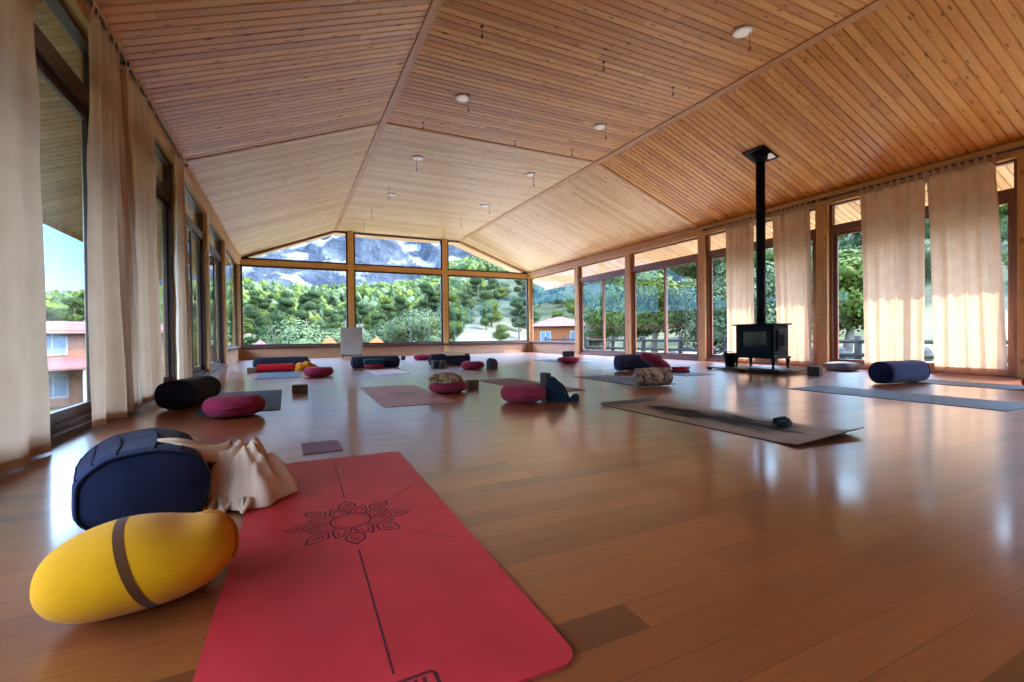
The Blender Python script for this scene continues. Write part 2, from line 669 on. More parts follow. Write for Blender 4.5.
OV = 1.18
OVL = 1.80
mb = MB()
board_strip(mb, XL - OVL, XL - .02, YB, YE + .9, 0)
mb.box(XL - OVL - .03, XL - OVL, YB, YE + .9, ceil_z(XL - OVL) - .08, ceil_z(XL - OVL) + .08)
roof_l = mb.build('roof_left_eave', M['soffit'])
struct(roof_l, 'boarded eave overhanging outside the left windows', 'roof')
mb = MB()
board_strip(mb, XR + .02, XR + OV, YB, YE + .9, 0)
mb.box(XR + OV, XR + OV + .03, YB, YE + .9, ceil_z(XR + OV) - .08, ceil_z(XR + OV) + .08)
roof_r = mb.build('roof_right_eave', M['soffit'])
struct(roof_r, 'boarded eave overhanging outside the right windows', 'roof')
mb = MB()
xs = [XL - OVL, RL, RR, XR + OV]
for a, b in zip(xs, xs[1:]):
    mb.add([(a, YB, ceil_z(a) + .16), (b, YB, ceil_z(b) + .16), (b, YE + .9, ceil_z(b) + .16), (a, YE + .9, ceil_z(a) + .16)], [(0, 1, 2, 3)])
for a, b in zip([XL, RL, RR], [RL, RR, XR]):
    mb.add([(a, YE + .05, ceil_z(a) + .01), (b, YE + .05, ceil_z(b) + .01), (b, YE + .9, ceil_z(b) + .01), (a, YE + .9, ceil_z(a) + .01)], [(3, 2, 1, 0)])
roof = mb.build('roof', M['soffit'])
struct(roof, 'roof deck above the pine ceiling', 'roof')

trim_i = [0]


def trim(mbx, mat, label, bevel=.006, cat='trim'):
    trim_i[0] += 1
    o = mbx.build('trim_%d' % trim_i[0], mat, bevel=bevel)
    return struct(o, label, cat)


# ridge and seam battens
for x, lab in ((RL, 'long pine batten where left slope meets flat ceiling'), (RR, 'long pine batten where right slope meets flat ceiling')):
    sgn = 1 if x == RR else -1
    t = MB()
    a = (x - sgn * .055, ceil_z(x - sgn * .055))
    b = (x, ZR)
    c = (x + sgn * .055, ceil_z(x + sgn * .055))
    poly = [(a[0], a[1] + .004), b, (c[0], c[1] + .004), (c[0], c[1] - .016), (x, ZR - .024), (a[0], a[1] - .016)]
    v = [(p[0], yy, p[1]) for yy in (YB, YE) for p in poly]
    n = len(poly)
    f = [tuple(range(n)), tuple(range(2 * n - 1, n - 1, -1))] + [(i, n + i, n + (i + 1) % n, (i + 1) % n) for i in range(n)]
    t.add(v, f)
    trim(t, M['pine_y'], lab, 0)
for xa, xb, lab in ((XL, RL - .05, 'left'), (RL + .05, RR - .05, 'middle'), (RR + .05, XR, 'right')):
    t = MB()
    v = [(x, y, ceil_z(x) + dz) for x in (xa, xb) for y in (SEAM - .03, SEAM + .03) for dz in (-.014, .004)]
    t.add(v, [(0, 1, 3, 2), (4, 6, 7, 5), (0, 4, 5, 1), (2, 3, 7, 6), (0, 2, 6, 4), (1, 5, 7, 3)])
    trim(t, M['pine_x'], 'pine batten across the %s ceiling panel between two board tones' % lab, 0)

# posts along the side walls
POSTS_R = [-2.72, -.07, 2.60, 5.24, 8.0, 10.66, 13.3]
POSTS_L = [-2.95, -.30, 2.35, 5.02, 7.68, 10.28, 12.95]
PW, PP = .10, .11
near_words = ['behind the camera', 'behind the left curtain', 'nearest', 'second', 'third', 'fourth', 'fifth']
for k, y in enumerate(POSTS_R):
    t = MB().box(XR - PP, XR + .08, y - PW, y + PW, 0, 2.96)
    trim(t, M['pine'], ['square pine post of right wall behind the camera', 'square pine post of right wall out of frame', 'pine post hidden by the rightmost curtain', 'knotty pine post right of the stove', 'pine post left of the stove curtains', 'pine post between two sliding doors on right wall', 'pine post beside the low panel on right wall'][k], .008, 'post')
for k, y in enumerate(POSTS_L):
    t = MB().box(XL - .08, XL + PP, y - PW, y + PW, 0, 2.96)
    trim(t, M['pine'], ['square pine post of left wall behind the camera', 'square pine post of left wall out of frame', 'pine post behind the leftmost curtain', 'pine post behind the second left curtain', 'pine post just before the slim far left curtain', 'pine post after the slim far left curtain', 'pine post next to the far left corner window'][k], .008, 'post')
for x, lab in ((XL, 'left'), (XR, 'right')):
    sg = 1 if x < 0 else -1
    t = MB().box(min(x - sg * .07, x + sg * .13), max(x - sg * .07, x + sg * .13), YB, YE - .05, 2.96, 3.135)
    trim(t, M['pine_y'], 'pine wall plate along the top of the %s windows' % lab, .008, 'beam')
    t = MB().box(min(x, x + sg * .155), max(x, x + sg * .155), YB, YE - .05, 3.09, 3.16)
    trim(t, M['pine_y'], 'narrow pine moulding under the %s ceiling edge' % lab, .004)

# end wall posts, beam, low panel, sill
EP = [XL + .02, 2.0, 5.34, XR - .02]
labs = ['pine corner post at far left', 'pine post of end wall behind the flipchart', 'pine post of end wall right of the flipchart', 'pine corner post at far right']
for x, lab in zip(EP, labs):
    top = ceil_z(min(max(x, XL + .1), XR - .1)) if 0 < x < 8 else 3.1
    t = MB().box(x - .095, x + .095, YE - .08, YE + .10, 0, top)
    trim(t, M['pine'], lab, .008, 'post')
t = MB().box(XL, XR, YE - .06, YE + .06, 2.965, 3.13)
trim(t, M['pine_x'], 'pine cross beam over the end wall windows', .008, 'beam')
wall_end = MB().box(XL, XR, YE - .02, YE + .10, 0, .37)
wall_end = wall_end.build('wall_end', M['panel'])
struct(wall_end, 'low wooden panel below the end wall windows', 'wall')
t = MB().box(XL, XR, YE - .12, YE + .05, .345, .405)
trim(t, M['frame_dark'], 'dark window sill along the end wall', .006, 'sill')
t = MB().box(XL, XR, YE - .045, YE - .02, 0, .07)
o = t.build('baseboard_end', M['panel'], bevel=.004)
struct(o, 'thin wooden baseboard along the end wall', 'baseboard')

# low panels of the corner bays
for x, ya, lab in ((XL, 13.05, 'left'), (XR, 13.4, 'right')):
    sg = 1 if x < 0 else -1
    w = MB().box(min(x - .05, x + .05), max(x - .05, x + .05), ya, YE - .08, 0, .37).build('wall_' + lab, grain_wood('low_side_panel_' + lab, (.40, .20, .10), (.52, .28, .15), axis=1))
    struct(w, 'low wooden panel under the far %s corner window' % lab, 'wall')
    t = MB().box(min(x - .05 * sg, x + .11 * sg), max(x - .05 * sg, x + .11 * sg), ya, YE - .1, .345, .405)
    trim(t, M['frame_dark'], 'dark sill under the far %s corner window' % lab, .006, 'sill')

# rear wall behind the camera
mb = MB()
poly = [(XL, 0), (XR, 0), (XR, ZE), (RR, ZR), (RL, ZR), (XL, ZE)]
mb.add([(x, YB, z) for x, z in poly] + [(x, YB - .1, z) for x, z in poly], [tuple(range(6)), tuple(range(11, 5, -1))])
wb = mb.build('wall_back', M['rear'])
struct(wb, 'boarded rear wall behind the camera', 'wall')

win_i = [0]


def new_window(label, loc):
    win_i[0] += 1
    w = bpy.data.objects.new('window_%d' % win_i[0], None)
    C.objects.link(w)
    w.location = loc
    return struct(w, label, 'window')


def ring_box(mb, y0, y1, z0, z1, t, x0, x1, bt=None, tt=None):
    bt = t if bt is None else bt
    tt = t if tt is None else tt
    mb.box(x0, x1, y0, y0 + t, z0, z1)
    mb.box(x0, x1, y1 - t, y1, z0, z1)
    mb.box(x0, x1, y0 + t, y1 - t, z0, z0 + bt)
    mb.box(x0, x1, y0 + t, y1 - t, z1 - tt, z1)


def side_window(x, a, b, label, kind, mull=.5):
    FM = M['frame_dark'] if x < 0 else M['frame']  # left frames: same wood, colour darkened to stand for backlit shade
    """bay of a side wall between post edges a..b; parts in local coords, inside is toward +/-x"""
    w = new_window(label, (x, a, 0))
    wd = b - a
    if kind == 'corner':
        mb = MB()
        ring_box(mb, 0, wd, .405, 2.96, .035, -.03, .03)
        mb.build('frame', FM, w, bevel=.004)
        MB().box(-.004, .004, .03, wd - .03, .435, 2.93).build('pane', M['glass'], w)
        return w
    sg = 1 if x < 0 else -1          # towards the room
    mb = MB()
    ring_box(mb, 0, wd, 0.0, 2.96, .05, -.045, .045, .085, .03)
    mb.box(-.045, .045, .05, wd - .05, 2.44, 2.575)          # transom
    mb.box(min(.045 * sg, .10 * sg), max(.045 * sg, .10 * sg), 0, wd, 0, .05)   # stepped threshold
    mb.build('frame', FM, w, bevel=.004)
    MB().box(-.004, .004, .05, wd - .05, 2.575, 2.93).build('clerestory_pane', M['glass'], w)
    m = .05 + (wd - .1) * mull
    for (y0, y1, xo) in ((.05, m + .03, .018), (m - .03, wd - .05, -.022)):
        s = MB()
        ring_box(s, y0, y1, .085, 2.44, .062, xo * sg - .018, xo * sg + .018, .075, .06)
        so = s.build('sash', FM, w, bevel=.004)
        MB().box(xo * sg - .004, xo * sg + .004, y0 + .05, y1 - .05, .15, 2.39).build('pane', M['glass'], so)
    return w


bays_r = list(zip(POSTS_R[:-1], POSTS_R[1:]))
labs_r = ['right wall window bay behind the camera', 'right wall window bay out of frame', 'tall window behind the two rightmost curtains', 'tall window behind the black stove',
          'sliding door window left of the stove', 'sliding door window nearest the far right corner panel']
labs_r = ['right wall window bay behind the camera', 'right wall window at the frame edge', 'tall window behind the two rightmost curtains', 'tall curtained window behind the black stove',
          'sliding door window just left of the stove', 'sliding door window next to the right corner window']
for (a, b), lab in zip(bays_r, labs_r):
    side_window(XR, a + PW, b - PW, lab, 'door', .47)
side_window(XR, POSTS_R[-1] + PW, YE - .1, 'far right corner window above the low panel', 'corner')
bays_l = list(zip(POSTS_L[:-1], POSTS_L[1:]))
labs_l = ['left wall window bay behind the camera', 'left wall window out of frame', 'tall window with shade-darkened frame between the two large left curtains', 'tall window partly behind the paired left curtains',
          'tall window with shade-darkened frame after the slim left curtain', 'double window with shade-darkened frame near the far left corner']
for (a, b), lab in zip(bays_l, labs_l):
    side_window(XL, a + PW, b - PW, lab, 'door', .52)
side_window(XL, POSTS_L[-1] + PW, YE - .1, 'far left corner window above the low panel', 'corner')


def poly_frame(w, poly, name, t=.06, depth=.035):
    """frame ring and pane filling a convex polygon in the xz plane"""
    cx = sum(p[0] for p in poly) / len(poly)
    cz = sum(p[1] for p in poly) / len(poly)
    n = len(poly)
    # inset by offsetting the edges
    inner = []
    for i in range(n):
        p0, p1, p2 = Vector(poly[i - 1]), Vector(poly[i]), Vector(poly[(i + 1) % n])
        d1, d2 = (p1 - p0).normalized(), (p2 - p1).normalized()
        n1, n2 = Vector((-d1.y, d1.x)), Vector((-d2.y, d2.x))
        bis = (n1 + n2)
        k = t / max(.15, (1 + n1.dot(n2)))
        inner.append(p1 + bis * k)
    v, f = [], []
    for yy in (-depth, depth):
        v += [(p[0], yy, p[1]) for p in poly]
        v += [(p[0], yy, p[1]) for p in inner]
    for i in range(n):
        j = (i + 1) % n
        f += [(i, j, n + j, n + i), (2 * n + j, 2 * n + i, 3 * n + i, 3 * n + j), (n + i, n + j, 3 * n + j, 3 * n + i), (j, i, 2 * n + i, 2 * n + j)]
    fr = MB().add(v, f).build('frame', M['frame_dark'], w)
    g = MB()
    v = [(p[0], yy, p[1]) for yy in (-.004, .004) for p in inner]
    g.add(v, [tuple(range(n)), tuple(range(2 * n - 1, n - 1, -1))] + [(i, (i + 1) % n, n + (i + 1) % n, n + i) for i in range(n)])
    g.build('pane', M['glass'], w)
    return fr


spans = [(EP[0] + .095, EP[1] - .095), (EP[1] + .095, EP[2] - .095), (EP[2] + .095, EP[3] - .095)]
for (a, b), lab in zip(spans, ('left', 'middle', 'right')):
    w = new_window('large %s picture window of the end wall' % lab, (0, YE + .02, 0))
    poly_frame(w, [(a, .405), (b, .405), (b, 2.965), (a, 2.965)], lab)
    top = [(x, ceil_z(x) - .012) for x in ([b, RL, a] if lab == 'left' else [b, a] if lab == 'middle' else [b, RR, a])]
    w = new_window('upper %s gable window of the end wall' % lab, (0, YE + .02, 0))
    poly_frame(w, [(a, 3.13), (b, 3.13)] + top, lab)
# pine rafter boards hugging the gable slopes
for a, b, lab in ((XL + .35, RL, 'left'), (RR, XR - .35, 'right')):
    t = MB()
    za, zb = ceil_z(a), ceil_z(b)
    poly = [(a, za - .075), (b, zb - .075), (b, zb), (a, za)]
    v = [(x, yy, z) for yy in (YE - .05, YE - .012) for x, z in poly]
    t.add(v, [(0, 1, 2, 3), (7, 6, 5, 4), (0, 4, 5, 1), (1, 5, 6, 2), (2, 6, 7, 3), (3, 7, 4, 0)])
    trim(t, M['pine_x'] if lab == 'right' else M['frame'], 'sloping board along the %s gable edge' % lab, 0)
# outrigger under the right eave
t = MB().tube([(XR + .1, 2.60 + .3, 2.45), (XR + OV - .05, 3.25, 2.62)], .035, 10)
trim(t, M['pine_x'], 'pale round strut under the eave outside the rightmost window', 0, 'strut')

# ------------------------------------------------------------------ curtain rods and curtains
ROD = .15


def rod(x, y0, y1, label, mat, brackets):
    r = thing('curtain_rod', label, 'curtain rod', (x, 0, 3.055))
    MB().tube([(0, y0, 0), (0, y1, 0)], .013, 10).build('pole', mat, r, True)
    wallx = XL if x < 0 else XR
    sg = 1 if x < 0 else -1
    for y in brackets:
        b = MB()
        b.box(min((wallx + sg * .115 - x), 0), max((wallx + sg * .115 - x), 0), y - .012, y + .012, -.012, .012)
        b.box(-.02, .02, y - .015, y + .015, -.022, .022)
        b.build('bracket', mat, r, bevel=.003)
    for y in (y0, y1):
        MB().lathe([(.001, -.03), (.02, -.022), (.026, 0), (.02, .022), (.001, .03)], 12, mat=Matrix.Translation((0, y, 0)) @ Matrix.Rotation(PI / 2, 4, 'X')).build('finial', mat, r, True)
    return r


rod(XL + ROD + .02, -2.5, 7.80, 'black curtain rod over the near left windows', M['black'], (-2.2, .6, 2.3, 5.15, 7.4))
rod(XR - ROD - .02, -1.5, 5.20, 'dark curtain rod over the two rightmost curtains', M['black'], (-1.2, 2.6, 5.12))
rod(XR - ROD - .02, 5.34, 7.86, 'dark curtain rod over the curtains behind the stove', M['black'], (5.42, 7.8))


def curtain(x, top, bot, label, folds, seed, zb=.06, zt=2.99, amp=.04, tabs=8, taper=None):
    rnd = random.Random(seed)
    c = thing('curtain', label, 'curtain', (x, .5 * (bot[0] + bot[1]), zb))
    cy = .5 * (bot[0] + bot[1])
    ph = rnd.uniform(0, 6)

    def P(u, v):
        z = zb + (zt - zb) * v
        k = v ** 1.4
        y = (bot[0] + (bot[1] - bot[0]) * u) * (1 - k) + (top[0] + (top[1] - top[0]) * u) * k
        s = 2 * PI * folds * u + ph + 1.1 * nz(u * 3, v * 1.2, seed)
        a = amp * (.75 + .5 * nz(u * 4, v * 2, seed + 7)) * (1 - .35 * v)
        dx = a * math.sin(s) + .35 * a * math.sin(2.3 * s + 1 + v) + .012 * nz(u * 9, v * 7, seed + 3)
        y += .25 * a * math.cos(s)
        # gathered header: dips between tabs
        if v > .985:
            z -= .018 * abs(math.sin(PI * tabs * u))
        return Vector((dx, y - cy, z - zb))
    pan = MB().grid(P, 110, 46).build('panel', M['curtain'], c, True)
    # hem band
    hem = MB().grid(lambda u, v: P(u, v * .016) + Vector(((.0025 if x < 0 else -.0025), 0, -.002)), 110, 2)
    hem.build('hem', M['curtain'], pan, True)
    for k in range(tabs + 1):
        u = min(.99, max(.01, k / tabs))
        p = P(u, .98)
        zr = 3.055 - zb
        t = MB()
        ww = .02
        r = .019
        pts = [(p.x, p.z)] + [(r * math.cos(a), zr + r * math.sin(a)) for a in (PI, .8 * PI, .6 * PI, .4 * PI, .2 * PI, 0)] + [(p.x + .006, p.z)]
        v, f = [], []
        for (px, pz) in pts:
            v += [(px, p.y - ww, pz), (px, p.y + ww, pz)]
        for i in range(len(pts) - 1):
            f.append((2 * i, 2 * i + 1, 2 * i + 3, 2 * i + 2))
        t.add(v, f).build('tab', M['curtain'], c)
    return c


xr_c, xl_c = XR - ROD - .02, XL + ROD + .02
curtain(xl_c, (2.0, 3.42), (2.0, 3.52), 'large beige curtain filling the left edge of the frame', 4, 1, .015, amp=.035, tabs=7)
curtain(xl_c, (4.32, 4.86), (4.20, 5.28), 'second beige curtain from the left, flaring towards its hem', 3.2, 2, .03, amp=.06, tabs=5)
curtain(xl_c, (5.02, 6.08), (5.30, 6.16), 'third beige curtain from the left, overlapping its neighbour', 3.6, 3, .05, amp=.06, tabs=7)
curtain(xl_c, (7.10, 7.62), (6.98, 8.05), 'slim beige curtain farthest along the left wall', 2.6, 4, .06, tabs=4)
curtain(xr_c, (6.56, 7.28), (6.56, 7.26), 'beige curtain half hidden by the stove pipe on its right', 3.7, 5, .05)
curtain(xr_c, (5.40, 6.16), (5.36, 6.04), 'beige curtain just right of the stove pipe', 3.8, 6, .06)
curtain(xr_c, (3.68, 4.56), (3.70, 4.50), 'wide beige curtain behind the navy bolster', 4.3, 7, .08)
curtain(xr_c, (2.90, 3.66), (2.78, 3.58), 'rightmost beige curtain beside the frame edge', 4.2, 8, .07)

# ------------------------------------------------------------------ ceiling lamps and hooks
lamp_mat, nt_, b_ = new_mat('lamp_diffuser')
b_.inputs['Base Color'].default_value = (.85, .84, .8, 1)
b_.inputs['Emission Color'].default_value = (1, .93, .82, 1)
b_.inputs['Emission Strength'].default_value = .02
lamp_words = {(2.46, 6.72): 'flat white ceiling lamp left of centre, before the seam', (4.95, 6.66): 'flat white ceiling lamp right of centre, before the seam',
              (4.98, 3.86): 'nearest flat white ceiling lamp, upper right of the frame', (2.44, 9.35): 'flat white ceiling lamp left of centre, just past the seam',
              (4.98, 9.27): 'flat white ceiling lamp right of centre, just past the seam', (2.44, 12.0): 'far flat white ceiling lamp on the left row',
              (4.98, 12.0): 'far flat white ceiling lamp on the right row', (2.46, 3.9): 'flat white ceiling lamp above the frame on the left row'}
for (x, y), lab in lamp_words.items():
    if (x, y) == (2.46, 3.9):
        continue
    t = thing('ceiling_lamp', lab, 'ceiling lamp', (x, y, ZR), group='round ceiling lamps')
    MB().lathe([(.105, -.022), (.115, -.016), (.115, 0)], 28).build('rim', M['white_lamp'], t, True)
    MB().lathe([(.001, -.032), (.06, -.030), (.098, -.021), (.1, -.015)], 28).build('diffuser', lamp_mat, t, True)
hook_pos = [(2.11, 5.09, .10), (3.85, 5.08, .08), (5.17, 5.17, .08), (2.13, 7.78, .08), (3.87, 7.8, .06), (5.08, 7.73, .08), (2.40, 9.30, .24), (5.02, 9.2, .24),
            (2.28, 11.5, .22), (5.06, 11.8, .22), (2.21, 13.6, .22), (4.88, 13.6, .22), (5.05, 3.82, .20), (2.50, 6.6, .22), (5.0, 6.55, .22), (2.26, 15.4, .2), (4.9, 15.4, .2)]
hook_words = ['black hanging hook on the near ceiling, far left one of its row', 'black hanging hook on the near ceiling, middle of its row', 'black hanging hook on the near ceiling, right end of its row',
              'small hook left on the ceiling seam', 'small hook at the middle of the ceiling seam', 'small hook right on the ceiling seam', 'dangling hook beside the left lamp past the seam',
              'dangling hook beside the right lamp past the seam', 'dangling hook of left row beyond the lamp past the seam', 'dangling hook of right row beyond the lamp past the seam',
              'second to last dangling hook of the left row', 'second to last dangling hook of the right row', 'red tipped pull hanging under the nearest ceiling lamp',
              'dangling hook beside the left lamp before the seam', 'dangling hook beside the right lamp before the seam', 'last dangling hook of the left row near the end wall', 'last dangling hook of the right row near the end wall']
for (x, y, ln), lab in zip(hook_pos, hook_words):
    t = thing('ceiling_hook', lab, 'ceiling hook', (x, y, ZR), group='hooks hanging from the ceiling')
    MB().lathe([(.022, -.006), (.022, 0)], 12).build('base', M['black'], t)
    MB().tube([(0, 0, 0), (0, 0, -ln)], .0035, 6).build('stem', M['black'], t, True)
    ring = [(0, .018 * math.sin(a), -ln - .022 + .022 * math.cos(a)) for a in [i * PI / 7 for i in range(14)]]
    MB().tube(ring, .006, 6, close=True).build('ring', M['red'] if 'red tipped' in lab else M['black'], t, True)


# ------------------------------------------------------------------ mats
def rounded_rect(w, l, r, n=6):
    pts = []
    for cx, cy, a0 in ((w / 2 - r, l / 2 - r, 0), (-w / 2 + r, l / 2 - r, PI / 2), (-w / 2 + r, -l / 2 + r, PI), (w / 2 - r, -l / 2 + r, 1.5 * PI)):
        for k in range(n + 1):
            a = a0 + PI / 2 * k / n
            pts.append((cx + r * math.cos(a), cy + r * math.sin(a)))
    return pts


def stroke(mb, pts, w, z, mi=1, close=False):
    """flat printed line"""
    n = len(pts)
    P = [Vector(p).to_2d() for p in pts]
    v, f = [], []
    for i in range(n):
        a = P[i - 1] if (i or close) else P[i]
        b = P[(i + 1) % n] if (i < n - 1 or close) else P[i]
        d = (b - a)
        d = d.normalized() if d.length > 1e-9 else Vector((1, 0))
        nn = Vector((-d.y, d.x)) * w / 2
        # mitre at corners
        if 0 < i < n - 1 or close:
            d0 = (P[i] - P[i - 1]).normalized()
            k = nn.normalized().dot(Vector((-d0.y, d0.x)))
            nn = nn / max(.4, abs(k))
        v += [(P[i].x + nn.x, P[i].y + nn.y, z), (P[i].x - nn.x, P[i].y - nn.y, z)]
    for i in range(n if close else n - 1):
        j = (i + 1) % n
        f.append((2 * i, 2 * i + 1, 2 * j + 1, 2 * j))
    mb.add(v, f, mi)


def rot2(p, a):
    return (p[0] * math.cos(a) - p[1] * math.sin(a), p[0] * math.sin(a) + p[1] * math.cos(a))


def print_lotus(mb, z, lw=.0055):
    ring = lambda r, n=40: [(r * math.cos(2 * PI * k / n), r * math.sin(2 * PI * k / n)) for k in range(n)]
    stroke(mb, ring(.066), lw * 1.4, z, 1, True)
    stroke(mb, ring(.052), lw * .5, z, 1, True)
    for k in range(8):
        a = k * PI / 4 + PI / 8          # inner petals
        pet = [(.068, -.024), (.095, -.029), (.122, -.016), (.146, 0), (.122, .016), (.095, .029), (.068, .024)]
        stroke(mb, [rot2(p, a) for p in pet], lw * 1.3, z, 1)
        pet = [(.075, -.010), (.100, -.012), (.122, 0), (.100, .012), (.075, .010)]
        stroke(mb, [rot2(p, a) for p in pet], lw * .8, z, 1)
        a = k * PI / 4                    # outer diamonds
        dia = [(.108, 0), (.140, -.030), (.168, -.026), (.203, 0), (.168, .026), (.140, .030)]
        stroke(mb, [rot2(p, a) for p in dia], lw * 1.25, z, 1, True)
        dia = [(.132, 0), (.148, -.015), (.174, 0), (.148, .015)]
        stroke(mb, [rot2(p, a) for p in dia], lw * .8, z, 1, True)
        cen = [rot2((.152 + .006 * math.cos(t * PI / 3), .006 * math.sin(t * PI / 3)), a) for t in range(6)]
        mb.add([(p[0], p[1], z) for p in cen], [tuple(range(6))], 1)


def yoga_mat(x, y, rz, w, l, mat, label, ink=None, th=.005, r=.02, z=0):
    mb = MB()
    mb.prism(rounded_rect(w, l, r), 0, th)
    mats = [mat]
    if ink:
        mats.append(ink)
        z1 = th + .0004
        print_lotus(mb, z1)
        lw = .004
        stroke(mb, [(0, .245), (0, .815)], lw, z1)
        stroke(mb, [(0, -.245), (0, -.81)], lw * 1.2, z1)
        for sx, sy in ((1, 1), (-1, 1), (1, -1), (-1, -1)):
            stroke(mb, [(.157 * sx, .157 * sy), (.285 * sx, .290 * sy)], lw * .8, z1)
        # small emblem by the near edge
        em = [(-.004, -.842), (.064, -.827), (.071, -.834), (.071, -.9), (-.004, -.9)]
        stroke(mb, [(-.004, -.836), (.066, -.832), (.072, -.840), (.072, -.888), (.066, -.894), (-.004, -.894)], .007, z1, 1, True)
        for q in (.018, .034, .050):
            stroke(mb, [(q, -.842), (q - .004, -.886)], .007, z1)
    o = mb.build('yoga_mat', mats)
    o.location = (x, y, z)
    o.rotation_euler = (0, 0, rz)
    tag(o, label, 'yoga mat', 'yoga mats on the floor')
    return o


yoga_mat(.19, 1.69, -.0233, .68, 1.85, M['mat_red'], 'large red yoga mat with lotus print in the foreground', M['mat_ink'], .006, .045)
yoga_mat(1.15, 5.25, -.02, .69, 1.88, M['mat_pink'], 'faded pink yoga mat with faint lotus print near room centre', M['mat_pink_ink'], .005, .02)
yoga_mat(2.80, 5.42, .03, .60, 1.86, M['mat_rust'], 'reddish brown yoga mat behind the round cushion and dark clothes')
yoga_mat(4.22, 5.25, -.05, .60, 1.55, M['mat_dark'], 'thin dark grey yoga mat under the patterned brown roll')
yoga_mat(5.75, 6.12, -.02, .60, 1.85, M['mat_blue'], 'blue yoga mat in front of the leaning berry cushion')
yoga_mat(6.08, 9.95, -.03, .62, 1.85, M['mat_slate'], 'dark blue yoga mat by the block topped cushion')
yoga_mat(1.66, 8.95, -.02, .60, 1.70, M['mat_pink'], 'pinkish yoga mat before the teal blanket')
yoga_mat(-.12, 9.15, -.03, .66, 1.60, M['mat_pale'], 'pale blue yoga mat before the red roll')
yoga_mat(-.39, 5.56, 0, .66, 1.83, M['mat_slate'], 'slate yoga mat beside the raspberry cushion at left')
yoga_mat(5.46, 2.52, -.02, .67, 1.82, M['mat_blue'], 'long blue grey yoga mat cut by the right frame edge')
yoga_mat(7.33, 2.42, -.03, .60, 1.75, M['mat_dark'], 'thin dark mat before the navy bolster at right')
yoga_mat(3.25, 8.95, .0, .60, 1.7, M['mat_dark'], 'grey mat in front of the far dark bolster with cream blanket') if False else None


def curled_mat():
    w, l, th = .66, 1.83, .005
    root = thing('yoga_mat', 'brown mat with black worn streaks and curling near edge', 'yoga mat', (2.885, 2.54, 0), .0, 'yoga mats on the floor')

    def P(u, v, top):
        x = (u - .5) * w
        y = (v - .5) * l
        z = 0
        c = max(0, (.14 - v) / .14)
        z += (.010 + .038 * u) * c * c
        c2 = max(0, (v - .93) / .07)
        z += .006 * c2 * c2
        y += .02 * c * c
        x += .03 * (v - .5) + .012 * (1 - u) * (1 - v)
        return Vector((x, y, z + (th if top else 0.0)))
    mb = MB()
    nu, nv = 16, 60
    mb.grid(lambda u, v: P(u, v, True), nu, nv)
    mb.grid(lambda u, v: P(1 - u, v, False), nu, nv, 1)
    for (fn) in ((lambda u, v: P(0, 1 - u, v > .5)), (lambda u, v: P(1, u, v > .5)), (lambda u, v: P(u, 0, v > .5)), (lambda u, v: P(1 - u, 1, v > .5))):
        mb.grid(fn, 60, 1, 1)
    mb.build('mat_sheet', [M['mat_worn'], M['black_web']], root, True)
    pts = [(-.33 + .62 * k / 10, .90 + .006 * math.sin(k), .020) for k in range(11)]
    MB().tube(pts, .015, 10).build('rolled_end', M['mat_brown'], root, True)


curled_mat()


# ------------------------------------------------------------------ soft things
def sup(c, e):
    return math.copysign(abs(c) ** e, c)


def bolster(loc, rz, ln, w, h, label, mat, end_mat=None, folds=0, seed=0, handle=True, group='bolsters on the floor'):
    """long cushion lying along local y, resting on the floor"""
    b = thing('bolster', label, 'bolster', loc, rz, group)
    e = .82

    def sec(u, rr, y):
        a = 2 * PI * u
        x = .5 * w * rr * sup(math.cos(a), e)
        z = .5 * h * rr * sup(math.sin(a), e)
        k = 1 + .05 * nz(x * 5, y * 4, z * 5 + seed)
        if folds:
            k += .05 * (.5 - abs(math.sin(.5 * folds * a + 1.2 * nz(y * 3, a, seed)))) * (1.05 - abs(y) / ln)
        z = z * k + h / 2
        z = max(z, .004)
        return Vector((x * k, y, z))

    def P(u, v):
        y = (v - .5) * ln
        d = min(v, 1 - v) * ln
        R = .05
        rr = 1 - .10 * (1 - smooth01(d / R)) if d < R else 1
        return sec(u, rr, y)
    body = MB().grid(P, 48, 40, closed_u=True).build('cover', mat, b, True)
    if folds > 7:
        for aa in (.16, .23, .30, .37, .44):
            MB().tube([P(aa + .006 * math.sin(9 * aa + 4 * t / 12), .06 + .8 * t / 12) * 1.0 for t in range(13)], .0035, 6).build('pleat_seam', M['piping'], b, True)
    for s in (-1, 1):
        def E(u, v, s=s):
            rr = .90 * (1 - v) + 1e-3
            bulge = .045 * (1 - (1 - v) ** 2.2)
            return sec(u if s > 0 else -u, rr, s * (ln / 2 + bulge))
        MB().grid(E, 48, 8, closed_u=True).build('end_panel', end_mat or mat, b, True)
        pts = [sec(k / 48, .915, s * ln / 2) for k in range(48)]
        MB().tube(pts, .0065, 6, close=True).build('piping', M['piping'], b, True)
    if handle:
        pts = [Vector((-.05 + .1 * k / 6, -ln / 2 - .045 - .018 * math.sin(PI * k / 6), h * .62)) for k in range(7)]
        MB().tube(pts, .009, 6).build('handle', M['piping'], b, True)
    return b


